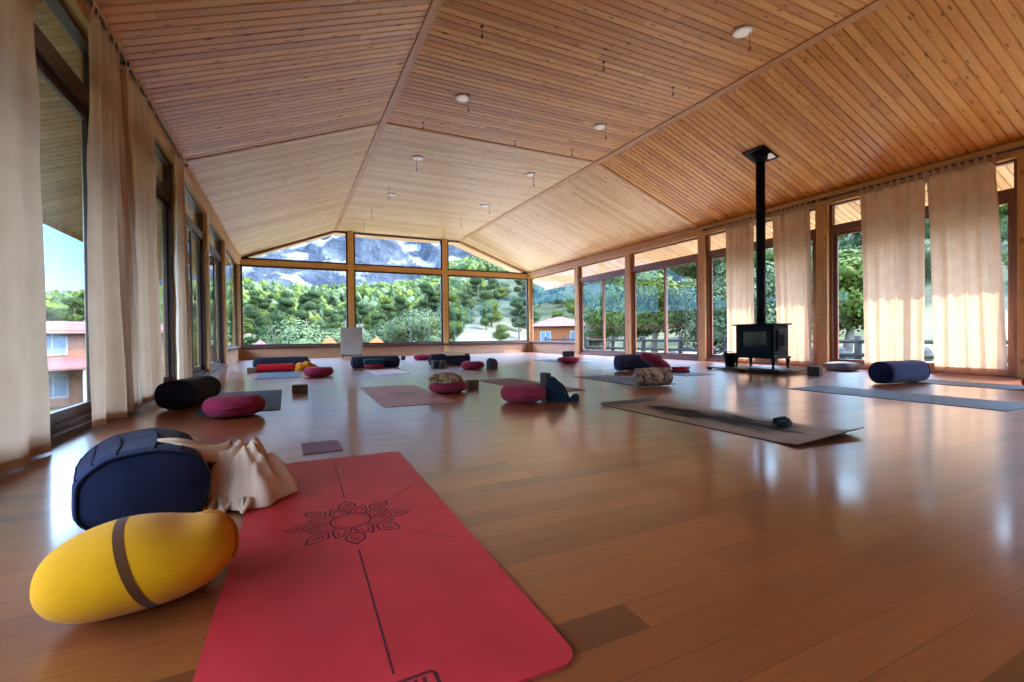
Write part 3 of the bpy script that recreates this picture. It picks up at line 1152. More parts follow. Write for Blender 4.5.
def round_cushion(loc, dia, h, label, mat, rx=0, ry=0, rz=0, squash=1.0, group='round cushions', handle=True, seed=0):
    c = thing('round_cushion', label, 'cushion', loc, rz, group, None, rx, ry)
    prof = []
    n = 18
    for k in range(n + 1):
        t = -PI / 2 + PI * k / n
        r = dia / 2 * (max(0, math.cos(t)) ** .50)
        z = h / 2 + h / 2 * sup(math.sin(t), .9)
        prof.append((max(r, .001), z))

    def warp(p):
        a = math.atan2(p.y, p.x)
        r = math.hypot(p.x, p.y) / (dia / 2)
        k = 1 + .012 * math.sin(a * 22) * smooth01((r - .45) / .4) + .03 * nz(p.x * 5, p.y * 5, seed)
        z = p.z - .10 * h * (1 - r) * smooth01((p.z / h - .5) * 3) + .012 * nz(p.x * 6, p.y * 6, seed + 4) * smooth01((p.z / h - .4) * 3)
        return Vector((p.x * k, p.y * k * squash, max(0, z)))
    MB().lathe(prof, 64, warp=warp).build('cover', mat, c, True)
    pts = [(dia / 2 * 1.004 * math.cos(2 * PI * k / 48), dia / 2 * 1.004 * squash * math.sin(2 * PI * k / 48), h * .52) for k in range(48)]
    MB().tube(pts, .004, 6, close=True).build('seam', mat, c, True)
    if handle:
        pts = [(.06 - .12 * k / 6, -(dia / 2 * squash + .002 + .016 * math.sin(PI * k / 6)), h * .5) for k in range(7)]
        MB().tube(pts, .008, 6).build('handle', mat, c, True)
    return c


def block(loc, dims, label, mat, rz=0, group='yoga blocks'):
    o = MB().box(-dims[0] / 2, dims[0] / 2, -dims[1] / 2, dims[1] / 2, 0, dims[2]).build('yoga_block', mat, bevel=.012)
    o.location = loc
    o.rotation_euler = (0, 0, rz)
    return tag(o, label, 'yoga block', group)


def heap(name, cat, loc, rx, ry, h, label, mat, seed, folds=7, power=.7, group=None, lean=(0, 0), rz=0, extra=None):
    """crumpled cloth heap: a dome cut by radial and wandering folds"""
    o = thing(name, label, cat, loc, rz, group)

    def P(u, v):
        a = 2 * PI * u
        rr = math.sin(v * PI / 2) ** .9
        zz = math.cos(v * PI / 2) ** power
        f = 1 + .10 * math.sin(folds * a + 3 * nz(v * 2, u * 3, seed)) * smooth01(v * 1.6) + .22 * nz(math.cos(a) * 1.3, math.sin(a) * 1.3, seed + v)
        x = rx * rr * f * math.cos(a) + lean[0] * zz
        y = ry * rr * f * math.sin(a) + lean[1] * zz
        z = h * zz * (1 + .25 * nz(x * 7, y * 7, seed)) + .018 * nz(x * 22, y * 22, seed + 2) * (1 - v)
        return Vector((x, y, max(z, .002)))
    MB().grid(P, 72, 26, closed_u=True).build('cloth', mat, o, True)
    return o


# --- foreground left
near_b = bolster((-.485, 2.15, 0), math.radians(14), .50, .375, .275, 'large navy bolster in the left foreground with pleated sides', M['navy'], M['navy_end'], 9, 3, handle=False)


def yellow_cushion():
    c = thing('round_cushion', 'mustard yellow cushion with a brown zip strip in the left foreground', 'cushion', (-.322, 1.415, -.012), math.radians(7), 'round cushions')
    A, B, H = .192, .165, .102

    def P(u, v, k=1.0):
        t = PI * (v - .5)
        a = 2 * PI * u
        x = A * sup(math.sin(t), .88)
        r = max(.0005, math.cos(t)) ** .80
        y = B * r * sup(math.cos(a), .95)
        z = H * r * sup(math.sin(a), 1.0)
        kk = 1 + .05 * nz(x * 6, y * 6, z * 6 + 1) + .012 * math.sin(a * 9 + x * 14) * smooth01((x - .05) / .15)
        # dent across the top right of the zip
        if z > 0:
            z -= .020 * math.exp(-((x - .09) / .06) ** 2 - ((y + .0) / .13) ** 2)
        tilt = .10 * x
        return Vector((x * k, y * kk * k, z * kk * k + H + .012 + tilt * .25))
    MB().grid(P, 56, 48, closed_u=True).build('cover', M['yellow'], c, True)

    def band(u, v):
        x = -.002 + .020 * (v - .5) - .040 * math.sin(2 * PI * u)
        vv = .5 + math.asin(max(-1, min(1, sup(x / A, 1 / .88)))) / PI
        return P(u, vv, 1.006)
    MB().grid(band, 72, 3, closed_u=True).build('zip_strip', M['zip'], c, True)
    # piped seam round the rim on the right and a loop handle
    pts = [P(.20 - .03 * k / 9, .70 + .285 * k / 9, 1.015) for k in range(10)] + [P(.58 + .02 * k / 5, .985 - .10 * k / 5, 1.015) for k in range(6)]
    MB().tube(pts, .006, 6).build('handle_loop', M['orange'], c, True)
    return c


yellow_cushion()


def shawl():
    o = thing('shawl', 'crumpled beige fringed shawl on the corner of the red mat', 'shawl', (-.160, 2.125, .006), 0)

    def P(u, v):
        a = 2 * PI * u
        ca, sa = math.cos(a), math.sin(a)
        bx = (.185 if ca > 0 else .16) * ca * (1 + .07 * math.sin(3 * a + .6) + .05 * math.sin(5 * a))
        by = .150 * sa * (1 + .06 * math.sin(4 * a))
        w = v ** 1.05
        fold = math.sin(6 * a + 3.5 * v + 1.3 * math.sin(2 * a)) * .6 + math.sin(11 * a - 5 * v) * .28
        k = w * (1 + .13 * fold * smooth01(v * 2))
        x, y = bx * k, by * k
        q = x / .165
        top = .224 - .085 * smooth01((q - .15) / .9) + .010 * math.sin(q * 9 + 1)
        z = top * max(0, 1 - v ** 3.0) ** .78
        z *= 1 + .08 * fold * smooth01(v * 2.5)
        # creases that run down from the crown towards the camera
        for c0, sl, dp, wd in ((-.02, .45, .024, .013), (.055, .35, .020, .016), (-.085, .1, .020, .014), (.10, .5, .016, .018), (.02, -.2, .012, .012)):
            d = x - c0 - sl * (y + .05)
            z -= dp * math.exp(-(d / wd) ** 2) * (1 - v ** 3)
        z += .016 * nz(x * 11, y * 11, 4) + .010 * nz(x * 30, y * 22, 9) * (1 - v ** 4)
        return Vector((x, y, max(z, .004)))
    cl = MB().grid(P, 180, 56, closed_u=True).build('cloth', M['beige'], o, True)
    # loose twisted end running over the blanket onto the bolster

    def T(u, v):
        s = v
        a = 2 * PI * u
        c0 = Vector((-.26 + .215 * s, -.075 + .075 * s - .035 * math.sin(PI * s), .272 - .085 * s + .010 * math.sin(6 * s)))
        r = .008 + .046 * s ** 1.1
        rr = r * (1 + .22 * math.sin(4 * a + 8 * s))
        return c0 + Vector((.2 * math.cos(a) * rr, math.cos(a) * rr, math.sin(a) * rr * .72))
    MB().grid(T, 40, 26, closed_u=True).build('loose_end', M['beige'], o, True)
    rnd = random.Random(5)
    for k in range(9):
        fx = -.125 + .019 * k + rnd.uniform(-.005, .005)
        y0 = -.125 - .012 * math.sin(k) - .006 * k
        ang = rnd.uniform(-.9, .5)
        ln = rnd.uniform(.035, .06)
        pts = [(fx, y0 + .03, .045), (fx + .3 * ln * math.sin(ang), y0 + .008, .022), (fx + ln * math.sin(ang), y0 - .6 * ln * math.cos(ang), .009)]
        MB().tube(pts, [.009, .009, .0075], 8).build('tassel', M['beige'], o, True)
    return o


shawl()
bl = thing('blanket', 'grey blue folded blanket wedged between navy bolster and beige shawl', 'blanket', (-.245, 2.24, 0), math.radians(6))
for k in range(3):
    MB().box(-.055 + .003 * k, .06, -.16, .14, .046 * k + .001, .046 * k + .044).build('fold', M['greyblue'] if k == 2 else M['dark_cloth'], bl, bevel=.018)
o = MB().prism(rounded_rect(.205, .295, .008), 0, .006).build('notebook', M['paper_purple'], bevel=.001)
o.location = (.172, 2.935, 0)
o.rotation_euler = (0, 0, .01)
tag(o, 'thin mauve booklet on the floor beyond the red mat', 'booklet')

# --- left wall group
bolster((-.86, 5.50, 0), math.radians(-11), .70, .33, .262, 'charcoal bolster lying beside the left wall windows', M['charcoal'], M['navy_end'], 5, 6)
round_cushion((-.40, 4.50, 0), .45, .18, 'raspberry round cushion in front of the charcoal bolster at left', M['magenta'], seed=2)
block((.13, 6.02, 0), (.17, .11, .095), 'brown cork block alone on the floor at left', M['cork'])

# --- far left group
bolster((-.10, 10.55, 0), math.radians(90), .95, .28, .27, 'dark bolster behind the red and orange rolls', M['charcoal'], seed=8)
rr = thing('rolled_blanket', 'bright red rolled blanket before the far dark bolster', 'blanket', (-.20, 10.08, 0), math.radians(-3))
MB().grid(lambda u, v: Vector(((v - .5) * .62, .085 * math.cos(2 * PI * u) * (1 + .05 * nz(v * 9, u * 4, 2)), .078 + .076 * math.sin(2 * PI * u) * (1 + .06 * nz(v * 7, u * 3, 5)))), 24, 18, closed_u=True).build('roll', M['red'], rr, True)
for s in (-1, 1):
    MB().lathe([(.001, .008), (.05, .007), (.08, 0)], 20, mat=Matrix.Translation((s * .31, 0, .078)) @ Matrix.Rotation(s * PI / 2, 4, 'Y')).build('rolled_end', M['red'], rr, True)
heap('folded_blanket', 'blanket', (.31, 10.05, 0), .20, .13, .17, 'orange bundled blanket right of the red roll', M['orange'], 3, 5, .5)
block((-.60, 10.05, 0), (.16, .10, .10), 'brown block left of the red roll', M['cork'])
round_cushion((.47, 8.42, 0), .46, .17, 'raspberry round cushion right of the orange bundle', M['magenta'], seed=5)

# --- flipchart
fc = thing('flipchart', 'small beige flipchart on an easel against the end wall', 'flipchart', (1.86, 15.6, 0), math.radians(-8))
tl = Matrix.Translation((0, 0, .10)) @ Matrix.Rotation(-.12, 4, 'X')
MB().box(-.33, .33, -.012, .012, 0, .88, mat=tl).build('board', M['board_grey'], fc, bevel=.006)
pm = MB().box(-.315, .315, -.018, -.013, .02, .86, mat=tl)
rnd = random.Random(3)
for k, zz in enumerate((.70, .60, .50, .44, .37, .29, .22)):
    wd = [.5, .5, .44, .40, .42, .3, .36][k]
    n = 9
    for j in range(n):
        xa = -.26 + wd * j / n
        pm.box(xa, xa + wd / n * rnd.uniform(.6, .9), -.0186, -.018, zz, zz + rnd.uniform(.010, .018), 2 if k == 1 else 1, tl)
pm.build('paper_pad', [M['board_grey'], M['ink'], M['ink_red']], fc)
MB().box(-.34, .34, -.05, .015, -.02, .0, mat=tl).build('pen_tray', M['black'], fc, bevel=.004)
for x in (-.22, .22):
    MB().tube([(x, .11, .85), (x * 1.2, -.02, .0)], .014, 8).build('leg', M['black'], fc, True)
MB().tube([(0, .13, .85), (0, .36, 0)], .014, 8).build('leg', M['black'], fc, True)

# --- far middle groups
bolster((1.68, 10.10, 0), math.radians(88), .92, .27, .255, 'dark bolster behind the teal blanket', M['charcoal'], M['navy_end'], seed=12)
round_cushion((1.60, 9.83, .005), .40, .11, 'red round cushion carrying the teal blanket', M['berry'], seed=9, squash=.6)
tb = thing('folded_blanket', 'teal folded blanket stacked on a red cushion', 'blanket', (1.60, 9.83, .112), .02)
for k in range(2):
    MB().box(-.21 + .008 * k, .20, -.10, .10, .045 * k + .002, .045 * k + .044).build('fold', M['teal'], tb, bevel=.018)
cup = thing('cup', 'tiny dark cup on the floor left of the far pink cushion', 'cup', (2.93, 13.1, 0))
MB().lathe([(.045, 0), (.062, .06), (.07, .11), (.062, .11), (.054, .06), (.03, .012)], 16).build('bowl', M['block'], cup, True)
round_cushion((3.40, 12.85, 0), .46, .16, 'pink red cushion farthest away near the end wall', M['magenta'], seed=14)
bolster((3.30, 10.10, 0), math.radians(90), .88, .29, .26, 'dark bolster with a cream blanket laid on top', M['charcoal'], seed=15)
cb = thing('blanket', 'cream blanket lying over the far dark bolster', 'blanket', (3.40, 10.10, .258), 0)
MB().grid(lambda u, v: Vector(((u - .5) * .46, (v - .5) * .34, .014 - .5 * ((v - .5) * .34) ** 2 * 4 + .022 * abs(nz(u * 5, v * 5, 3)) + .012)), 28, 20).build('cloth', M['cream'], cb, True).modifiers.new('solid', 'SOLIDIFY').thickness = .02
block((2.73, 9.32, 0), (.115, .16, .155), 'upright dark block, left one of the pair before the dark bolster', M['block'], .1)
block((2.88, 9.25, 0), (.115, .16, .155), 'upright dark block, right one of the pair before the dark bolster', M['block'], .05)
round_cushion((3.30, 8.66, 0), .47, .16, 'red round cushion beside the pair of dark blocks', M['berry'], seed=17)
heap('bag', 'bag', (3.62, 8.42, 0), .12, .10, .21, 'small dark bag right of the far red cushion', M['block'], 21, 4, .35)

# --- middle
round_cushion((1.665, 5.16, 0), .44, .135, 'berry round cushion topped with a tan scarf', M['berry'], seed=19)
heap('scarf', 'scarf', (1.64, 5.16, .118), .19, .17, .11, 'tan printed scarf heaped on a berry round cushion', M['pattern2'], 25, 6, .8, None, (-.03, 0))
block((2.06, 5.42, 0), (.15, .10, .10), 'dark brown block right of the scarf topped cushion', M['cork'], .1)
round_cushion((2.06, 4.02, 0), .44, .175, 'berry round cushion next to the dark clothes', M['berry'], seed=23, ry=-.03)
heap('clothes', 'clothes', (2.385, 3.92, 0), .105, .125, .21, 'dark blue green clothes heaped beside a berry cushion', M['dark_cloth'], 31, 6, .75, None, (-.05, .02))
heap('clothes', 'clothes', (2.50, 3.80, 0), .05, .05, .07, 'small dark garment end trailing right of the clothes heap', M['dark_cloth'], 37, 4, .7)
block((2.59, 4.52, 0), (.075, .11, .225), 'upright dark block behind the dark clothes heap', M['block'], .2)
round_cushion((5.84, 9.12, .006), .50, .15, 'berry cushion by the right sliding door with a block on top', M['berry'], seed=27)
block((5.84, 9.12, .152), (.25, .15, .125), 'dark block resting on the far berry cushion', M['block'], -.3)
bolster((5.62, 6.50, .006), math.radians(80), .80, .30, .29, 'navy and grey bolster supporting the leaning berry cushion', M['charcoal_lt'], M['navy'], seed=29)
round_cushion((5.80, 6.06, .02), .54, .17, 'berry cushion leaning against the navy and grey bolster', M['berry'], rx=.0, ry=.52, rz=-.35, seed=33, handle=False).location = (5.57, 6.07, .105)
rb = thing('folded_blanket', 'small red striped folded cloth at the foot of the leaning cushion', 'blanket', (5.93, 5.80, .006), -.2)
for k in range(2):
    MB().box(-.14, .13, -.07, .07, .045 * k, .045 * k + .043).build('fold', M['red'] if k else M['berry'], rb, bevel=.016)
for x in (.05, .09):
    MB().box(x, x + .014, -.0715, .0715, .046, .0895).build('stripe', M['white_stripe'], rb, bevel=.004)
br = thing('rolled_blanket', 'brown patterned bundle lying on the thin dark grey mat', 'blanket', (4.05, 4.42, .005), -.22)
MB().grid(lambda u, v: Vector(((v - .5) * .42, (.115 + .012 * math.sin(6 * v)) * math.cos(2 * PI * u) * (1 + .12 * nz(v * 6, u * 5, 2)), .115 + .110 * math.sin(2 * PI * u) * (1 + .12 * nz(v * 5, u * 4, 8)))), 32, 22, closed_u=True).build('roll', M['pattern'], br, True)
for s in (-1, 1):
    MB().lathe([(.001, .010), (.03, .016), (.06, .008), (.095, .012), (.108, 0)], 24, mat=Matrix.Translation((s * .205, 0, .115)) @ Matrix.Rotation(s * PI / 2, 4, 'Y')).build('rolled_end', M['pattern'], br, True)
st = thing('strap', 'black coiled strap lying on the worn brown mat', 'strap', (3.085, 2.09, .006), .5)
for k in range(3):
    pts = [(  .115 * math.cos(t * 2 * PI / 24 + k) * (1 - .22 * k), .045 * math.sin(t * 2 * PI / 24) * (1 - .2 * k) + .01 * k, .010 + .014 * k) for t in range(24)]
    MB().tube(pts, .011, 6, close=True).build('coil', M['black_web'], st, True)
MB().box(.06, .10, -.015, .02, .006, .04).build('buckle', M['black'], st, bevel=.004)

# --- right
bolster((6.88, 3.14, .006), math.radians(84), .70, .29, .275, 'navy bolster near the rightmost curtains', M['navy'], M['navy_end'], 5, 41)
sq = thing('cushion', 'pale grey flat cushion on the floor by the curtained window', 'cushion', (8.42, 4.66, 0), .05)
sq.scale = (.82, .86, 1.15)
MB().grid(lambda u, v: Vector((.27 * sup(math.cos(2 * PI * u), .45) * math.cos((v - .5) * PI) ** .35, .26 * sup(math.sin(2 * PI * u), .45) * math.cos((v - .5) * PI) ** .35, .062 + .060 * sup(math.sin((v - .5) * PI), .8))) if 0 < v < 1 else Vector((0, 0, .062 + (.06 if v else -.06))), 48, 16, closed_u=True).build('cover', M['grey_cush'], sq, True)
pts = [(.272 * sup(math.cos(2 * PI * k / 48), .45), .262 * sup(math.sin(2 * PI * k / 48), .45), .062) for k in range(48)]
MB().tube(pts, .005, 6, close=True).build('piping', M['grey_cush'], sq, True)
round_cushion((7.22, 1.93, .006), .46, .15, 'red cushion cut by the right frame edge', M['red'], seed=43)
block((7.13, 4.33, 0), (.21, .16, .135), 'dark wooden block right of the stove base', M['block'], .35)

# ------------------------------------------------------------------ stove
SX, SY = 7.2, 5.03
stv = thing('stove', 'black cast iron wood stove with a tall flue pipe', 'stove', (SX, SY, 0))
pl_ = MB()
pl_.prism([(-.42, -.42), (.52, -.42), (.52, 1.0), (-.42, 1.0)], .028, .048)
for x, y in ((-.38, -.38), (.48, -.38), (.48, .96), (-.38, .96), (-.38, .3)):
    pl_.box(x - .03, x + .03, y - .03, y + .03, 0, .028)
pl_.build('hearth_plate', M['iron'], stv, bevel=.004)
SW, SD, Z0, Z1 = .74, .40, .245, .775
MB().box(0.01, SD - .01, .01, SW - .01, Z0, Z1).build('body', M['iron'], stv, bevel=.012)
MB().box(-.03, SD + .03, -.03, SW + .03, Z1, Z1 + .028).build('top_plate', M['iron'], stv, bevel=.008)
MB().box(-.02, SD + .02, -.02, SW + .02, Z0 - .03, Z0 + .01).build('base_moulding', M['iron'], stv, bevel=.008)
dr = MB()
ring_box(dr, .04, SW - .10, Z0 + .07, Z1 - .05, .075, -.035, .012, .095, .06)
drm = dr.build('door', M['iron'], stv, bevel=.008)
MB().box(-.018, -.008, .11, SW - .17, Z0 + .16, Z1 - .105).build('door_glass', M['fire_glass'], drm)
MB().tube([(-.03, .055, .50), (-.075, .055, .50), (-.075, .055, .42)], .010, 8).build('door_handle', M['iron2'], drm, True)
for z in (.40, .62):
    MB().tube([(-.03, SW - .09, z - .03), (-.03, SW - .09, z + .03)], .014, 8).build('hinge', M['iron2'], stv, True)
sd = MB()
sd.box(.09, SD - .09, -.012, .012, Z0 + .10, Z1 - .08)
sd.build('side_panel', M['iron'], stv, bevel=.008)
for x in (.14, .17, .20, .23):
    MB().box(x, x + .012, -.022, -.010, Z0 + .18, Z1 - .16).build('vent_rib', M['iron2'], stv, bevel=.003)
for x, y, a in ((.03, .04, 225), (SD - .03, .04, -45), (.03, SW - .04, 135), (SD - .03, SW - .04, 45)):
    d = Vector((math.cos(math.radians(a)), math.sin(math.radians(a)), 0))
    b0 = Vector((x, y, 0))
    pts = [b0 + Vector((0, 0, Z0 - .01)), b0 + d * .030 + Vector((0, 0, .19)), b0 + d * .022 + Vector((0, 0, .12)), b0 + d * .018 + Vector((0, 0, .08)), b0 + d * .045 + Vector((0, 0, .056))]
    MB().tube(pts, [.034, .032, .021, .017, .024], 10).build('leg', M['iron'], stv, True)
PX, PY = .20, .37
zt = ceil_z(SX + PX)
MB().tube([(PX, PY, Z1), (PX, PY, 1.3), (PX, PY, 2.3), (PX, PY, zt + .05)], .074, 28).build('flue_pipe', M['iron2'], stv, True)
for z in (Z1 + .04, 1.75, 2.75):
    MB().lathe([(.074, -.02), (.079, -.018), (.079, .018), (.074, .02)], 28, mat=Matrix.Translation((PX, PY, z))).build('pipe_collar', M['iron2'], stv, True)
MB().lathe([(.076, -.14), (.10, -.10), (.13, -.03), (.14, .03)], 28, mat=Matrix.Translation((PX, PY, zt))).build('flue_cone', M['iron2'], stv, True)
tilt = Matrix.Translation((PX, PY, zt - .012)) @ Matrix.Rotation(math.atan(SLR), 4, 'Y')
MB().box(-.21, .21, -.21, .21, -.012, .004, mat=tilt).build('ceiling_plate', M['iron2'], stv, bevel=.003)
MB().box(.02, .16, -.19, -.06, -.018, -.013, mat=tilt).build('foil_patch', M['alu'], stv)
bk = thing('ash_bucket', 'black ash bucket with wood at the left end of the hearth', 'bucket', (SX + .02, SY + .86, .048))
mb = MB()
mb.lathe([(.075, 0), (.11, .20), (.118, .24), (.112, .24), (.105, .20), (.07, .012)], 24)
mb.build('pail', M['iron'], bk, True)
MB().tube([(0, .113 * math.cos(PI * k / 10), .22 + .05 * math.sin(PI * k / 10)) for k in range(11)], .005, 6).build('bail', M['iron2'], bk, True)
MB().tube([(-.05, -.05, .15), (.05, .06, .21)], .03, 8).build('log', M['ash'], bk, True)
tg = thing('poker', 'thin black fire poker lying on the hearth plate', 'fire tool', (SX - .30, SY - .05, .048), 1.5)
MB().tube([(-.42, 0, .012), (.30, .02, .012)], .008, 6).build('shaft', M['iron2'], tg, True)
MB().tube([(-.42, 0, .012), (-.47, .0, .012), (-.49, .03, .012), (-.46, .05, .012)], .009, 6).build('handle', M['iron2'], tg, True)

# ------------------------------------------------------------------ outside: ground, mountain
def terrain_h(x, y):
    r = math.hypot(x, y)
    az = math.degrees(math.atan2(x, y))
    ev = float(np.interp(az, [-110, -60, -20, -6, 5, 14, 20, 27, 40, 70, 100, 130], [4, 4.2, 4.2, 6.6, 6.4, 6.4, 9.4, 10.8, 12.5, 15.5, 15.5, 12]))
    R0 = float(np.interp(az, [-60, -10, 5, 15, 22, 28, 35, 42, 70], [60, 55, 46, 50, 54, 66, 66, 34, 24]))
    R1 = float(np.interp(az, [-60, 0, 25, 60], [210, 230, 230, 180]))
    t = max(0, (r - R0) / (R1 - R0))
    hill = R1 * math.tan(math.radians(ev)) * (t ** 1.15 if t < 1 else 1 + .1 * (t - 1))
    drop = 2.7 * smooth01((r - 14) / 16) * float(np.interp(az, [-100, 4, 12, 18], [1, 1, .7, 0]))
    if az < -6:
        left = smooth01((-6 - az) / 6)
        drop = drop * (1 - left) + left * 2.7 * smooth01((r - 4.5) / 19)
    dxw = max(XL - x, 0) if x < XL else max(x - XR, 0)
    bumps = (.9 * nz(x, y, 0, .05) + .35 * nz(x, y, 3, .16)) * smooth01((r - 22) / 25) + (4.5 * nz(x, y, 7, .018)) * smooth01((r - 90) / 80)
    return -.32 - drop * (smooth01((r - 17) / 6) if az >= -6 else 1) + hill + bumps


mb = MB()
rs = [0, 4, 9, 13, 16, 18, 20, 22, 24, 27, 30, 33, 37, 41, 46, 52, 58, 66, 75, 85, 96, 110, 125, 142, 160, 180, 200, 225, 255, 290]
na = 150
azs = np.radians(np.linspace(-115, 140, na))
V = []
for r in rs:
    for a in azs:
        x, y = r * math.sin(a), r * math.cos(a)
        V.append((x, y, terrain_h(x, y)))
F = []
for i in range(len(rs) - 1):
    for k in range(na - 1):
        F.append((i * na + k, i * na + k + 1, (i + 1) * na + k + 1, (i + 1) * na + k))
mb.add(V, [f[::-1] for f in F])


def ground_mat():
    m, nt, b = new_mat('dry_grass_and_scree')
    v = coords(nt)
    n1 = noise_n(nt, v, .10, 5, .6)
    n2 = noise_n(nt, v, .55, 5, .65)
    c = ramp(nt, n1, [(.40, (.035, .042, .013)), (.52, (.095, .083, .052)), (.66, (.135, .12, .09))])
    c = mix_rgb(nt, math_n(nt, 'MULTIPLY', ramp(nt, n2, [(.45, (0, 0, 0)), (.6, (1, 1, 1))]), .55), c, (.07, .075, .03))
    sp = N(nt, 'SeparateXYZ')
    nt.links.new(v, sp.inputs[0])
    hill = ramp(nt, math_n(nt, 'MULTIPLY', sp.outputs[2], .1), [(.12, (0, 0, 0)), (.45, (1, 1, 1))])
    scrub = ramp(nt, n2, [(.38, (.018, .026, .009)), (.58, (.034, .038, .018)), (.75, (.085, .077, .058))])
    c = mix_rgb(nt, hill, c, scrub)
    nt.links.new(c, b.inputs['Base Color'])
    b.inputs['Roughness'].default_value = .95
    b.inputs['Specular IOR Level'].default_value = .1
    bump(nt, b, n2, .6, .3)
    return m


g = mb.build('ground', ground_mat(), smooth=True)
struct(g, 'dry grass ground and hillside outside the windows', 'ground')


def mountain():
    mb = MB()
    nu, nv = 190, 80

    def P(u, v):
        az = math.radians(-34 + 84 * u)
        r = 520 + 520 * v
        x, y = r * math.sin(az), r * math.cos(az)
        env = .80 + .32 * math.sin(PI * min(1, max(0, u * 1.05))) + .06 * math.sin(u * 13)
        h = 12 + 308 * (v ** .9) * env * smooth01((-34 + 84 * u + 15) / 8)
        q = Vector((x * .006, y * .006, .3))
        rid = noise.ridged_multi_fractal(q, 1.0, 2.1, 6, 1.0, 2.0, noise_basis='PERLIN_ORIGINAL')
        h += (rid - .9) * 46 * smooth01(v * 2.5)
        h += 10 * noise.fractal(Vector((x, y, 0)) * .03, .8, 2.1, 4, noise_basis='PERLIN_ORIGINAL') * smooth01(v * 3)
        return Vector((x, y, h))
    mb.grid(P, nu, nv)
    m, nt, b = new_mat('hazed_limestone_and_scree')
    ge = N(nt, 'NewGeometry')
    s = N(nt, 'SeparateXYZ')
    nt.links.new(ge.outputs['Normal'], s.inputs[0])
    v = coords(nt)
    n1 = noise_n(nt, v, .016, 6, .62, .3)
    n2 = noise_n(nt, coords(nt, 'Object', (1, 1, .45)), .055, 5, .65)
    rock = ramp(nt, n2, [(.32, (.010, .014, .021)), (.55, (.030, .036, .046)), (.7, (.062, .066, .074))])  # blue-grey cast is distance haze mixed into the rock colour
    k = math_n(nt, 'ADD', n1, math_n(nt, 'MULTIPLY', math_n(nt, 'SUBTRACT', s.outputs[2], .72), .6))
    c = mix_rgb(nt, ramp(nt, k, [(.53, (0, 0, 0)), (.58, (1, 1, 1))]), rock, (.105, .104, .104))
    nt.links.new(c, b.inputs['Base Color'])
    b.inputs['Roughness'].default_value = .95
    b.inputs['Specular IOR Level'].default_value = .1
    bump(nt, b, n2, .9, 9)
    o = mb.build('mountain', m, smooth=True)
    return struct(o, 'pale rocky mountain seen through the end windows', 'mountain')


mountain()


M['bounce_pale'] = plain('pale_bounce_surface', (.50, .46, .40), .9)
mb = MB().box(XR + .12, XR + 2.0, YB, YE + 4.5, -.3, -.06)  # unseen pale slab, added to bounce sunlight up onto the ceiling
mb.box(XL, XR + .12, YE + .12, YE + 4.5, -.3, -.06)
struct(mb.build('bounce_slab', M['bounce_pale']), 'added unseen pale terrace outside the right and end windows', 'bounce_slab')

# ------------------------------------------------------------------ outside: trees
def leaf_mat(name, dark, light, rough=.7):
    m, nt, b = new_mat(name)
    oi = N(nt, 'ObjectInfo')
    n = noise_n(nt, coords(nt), 1.3, 5, .75)
    f = math_n(nt, 'ADD', math_n(nt, 'MULTIPLY', n, .75), math_n(nt, 'MULTIPLY', oi.outputs['Random'], .35))
    c = ramp(nt, f, [(.25, dark), (.75, light)])
    nt.links.new(c, b.inputs['Base Color'])
    b.inputs['Roughness'].default_value = rough
    b.inputs['Specular IOR Level'].default_value = .05
    return m


M['leaf_broad'] = leaf_mat('bright_green_leaves', (.022, .036, .0055), (.066, .082, .013))
M['leaf_pine'] = leaf_mat('pine_needles', (.012, .023, .007), (.033, .049, .015))
M['leaf_olive'] = leaf_mat('olive_leaves', (.030, .045, .019), (.070, .090, .038))
M['bark'] = plain('bark', (.12, .085, .06), .9)


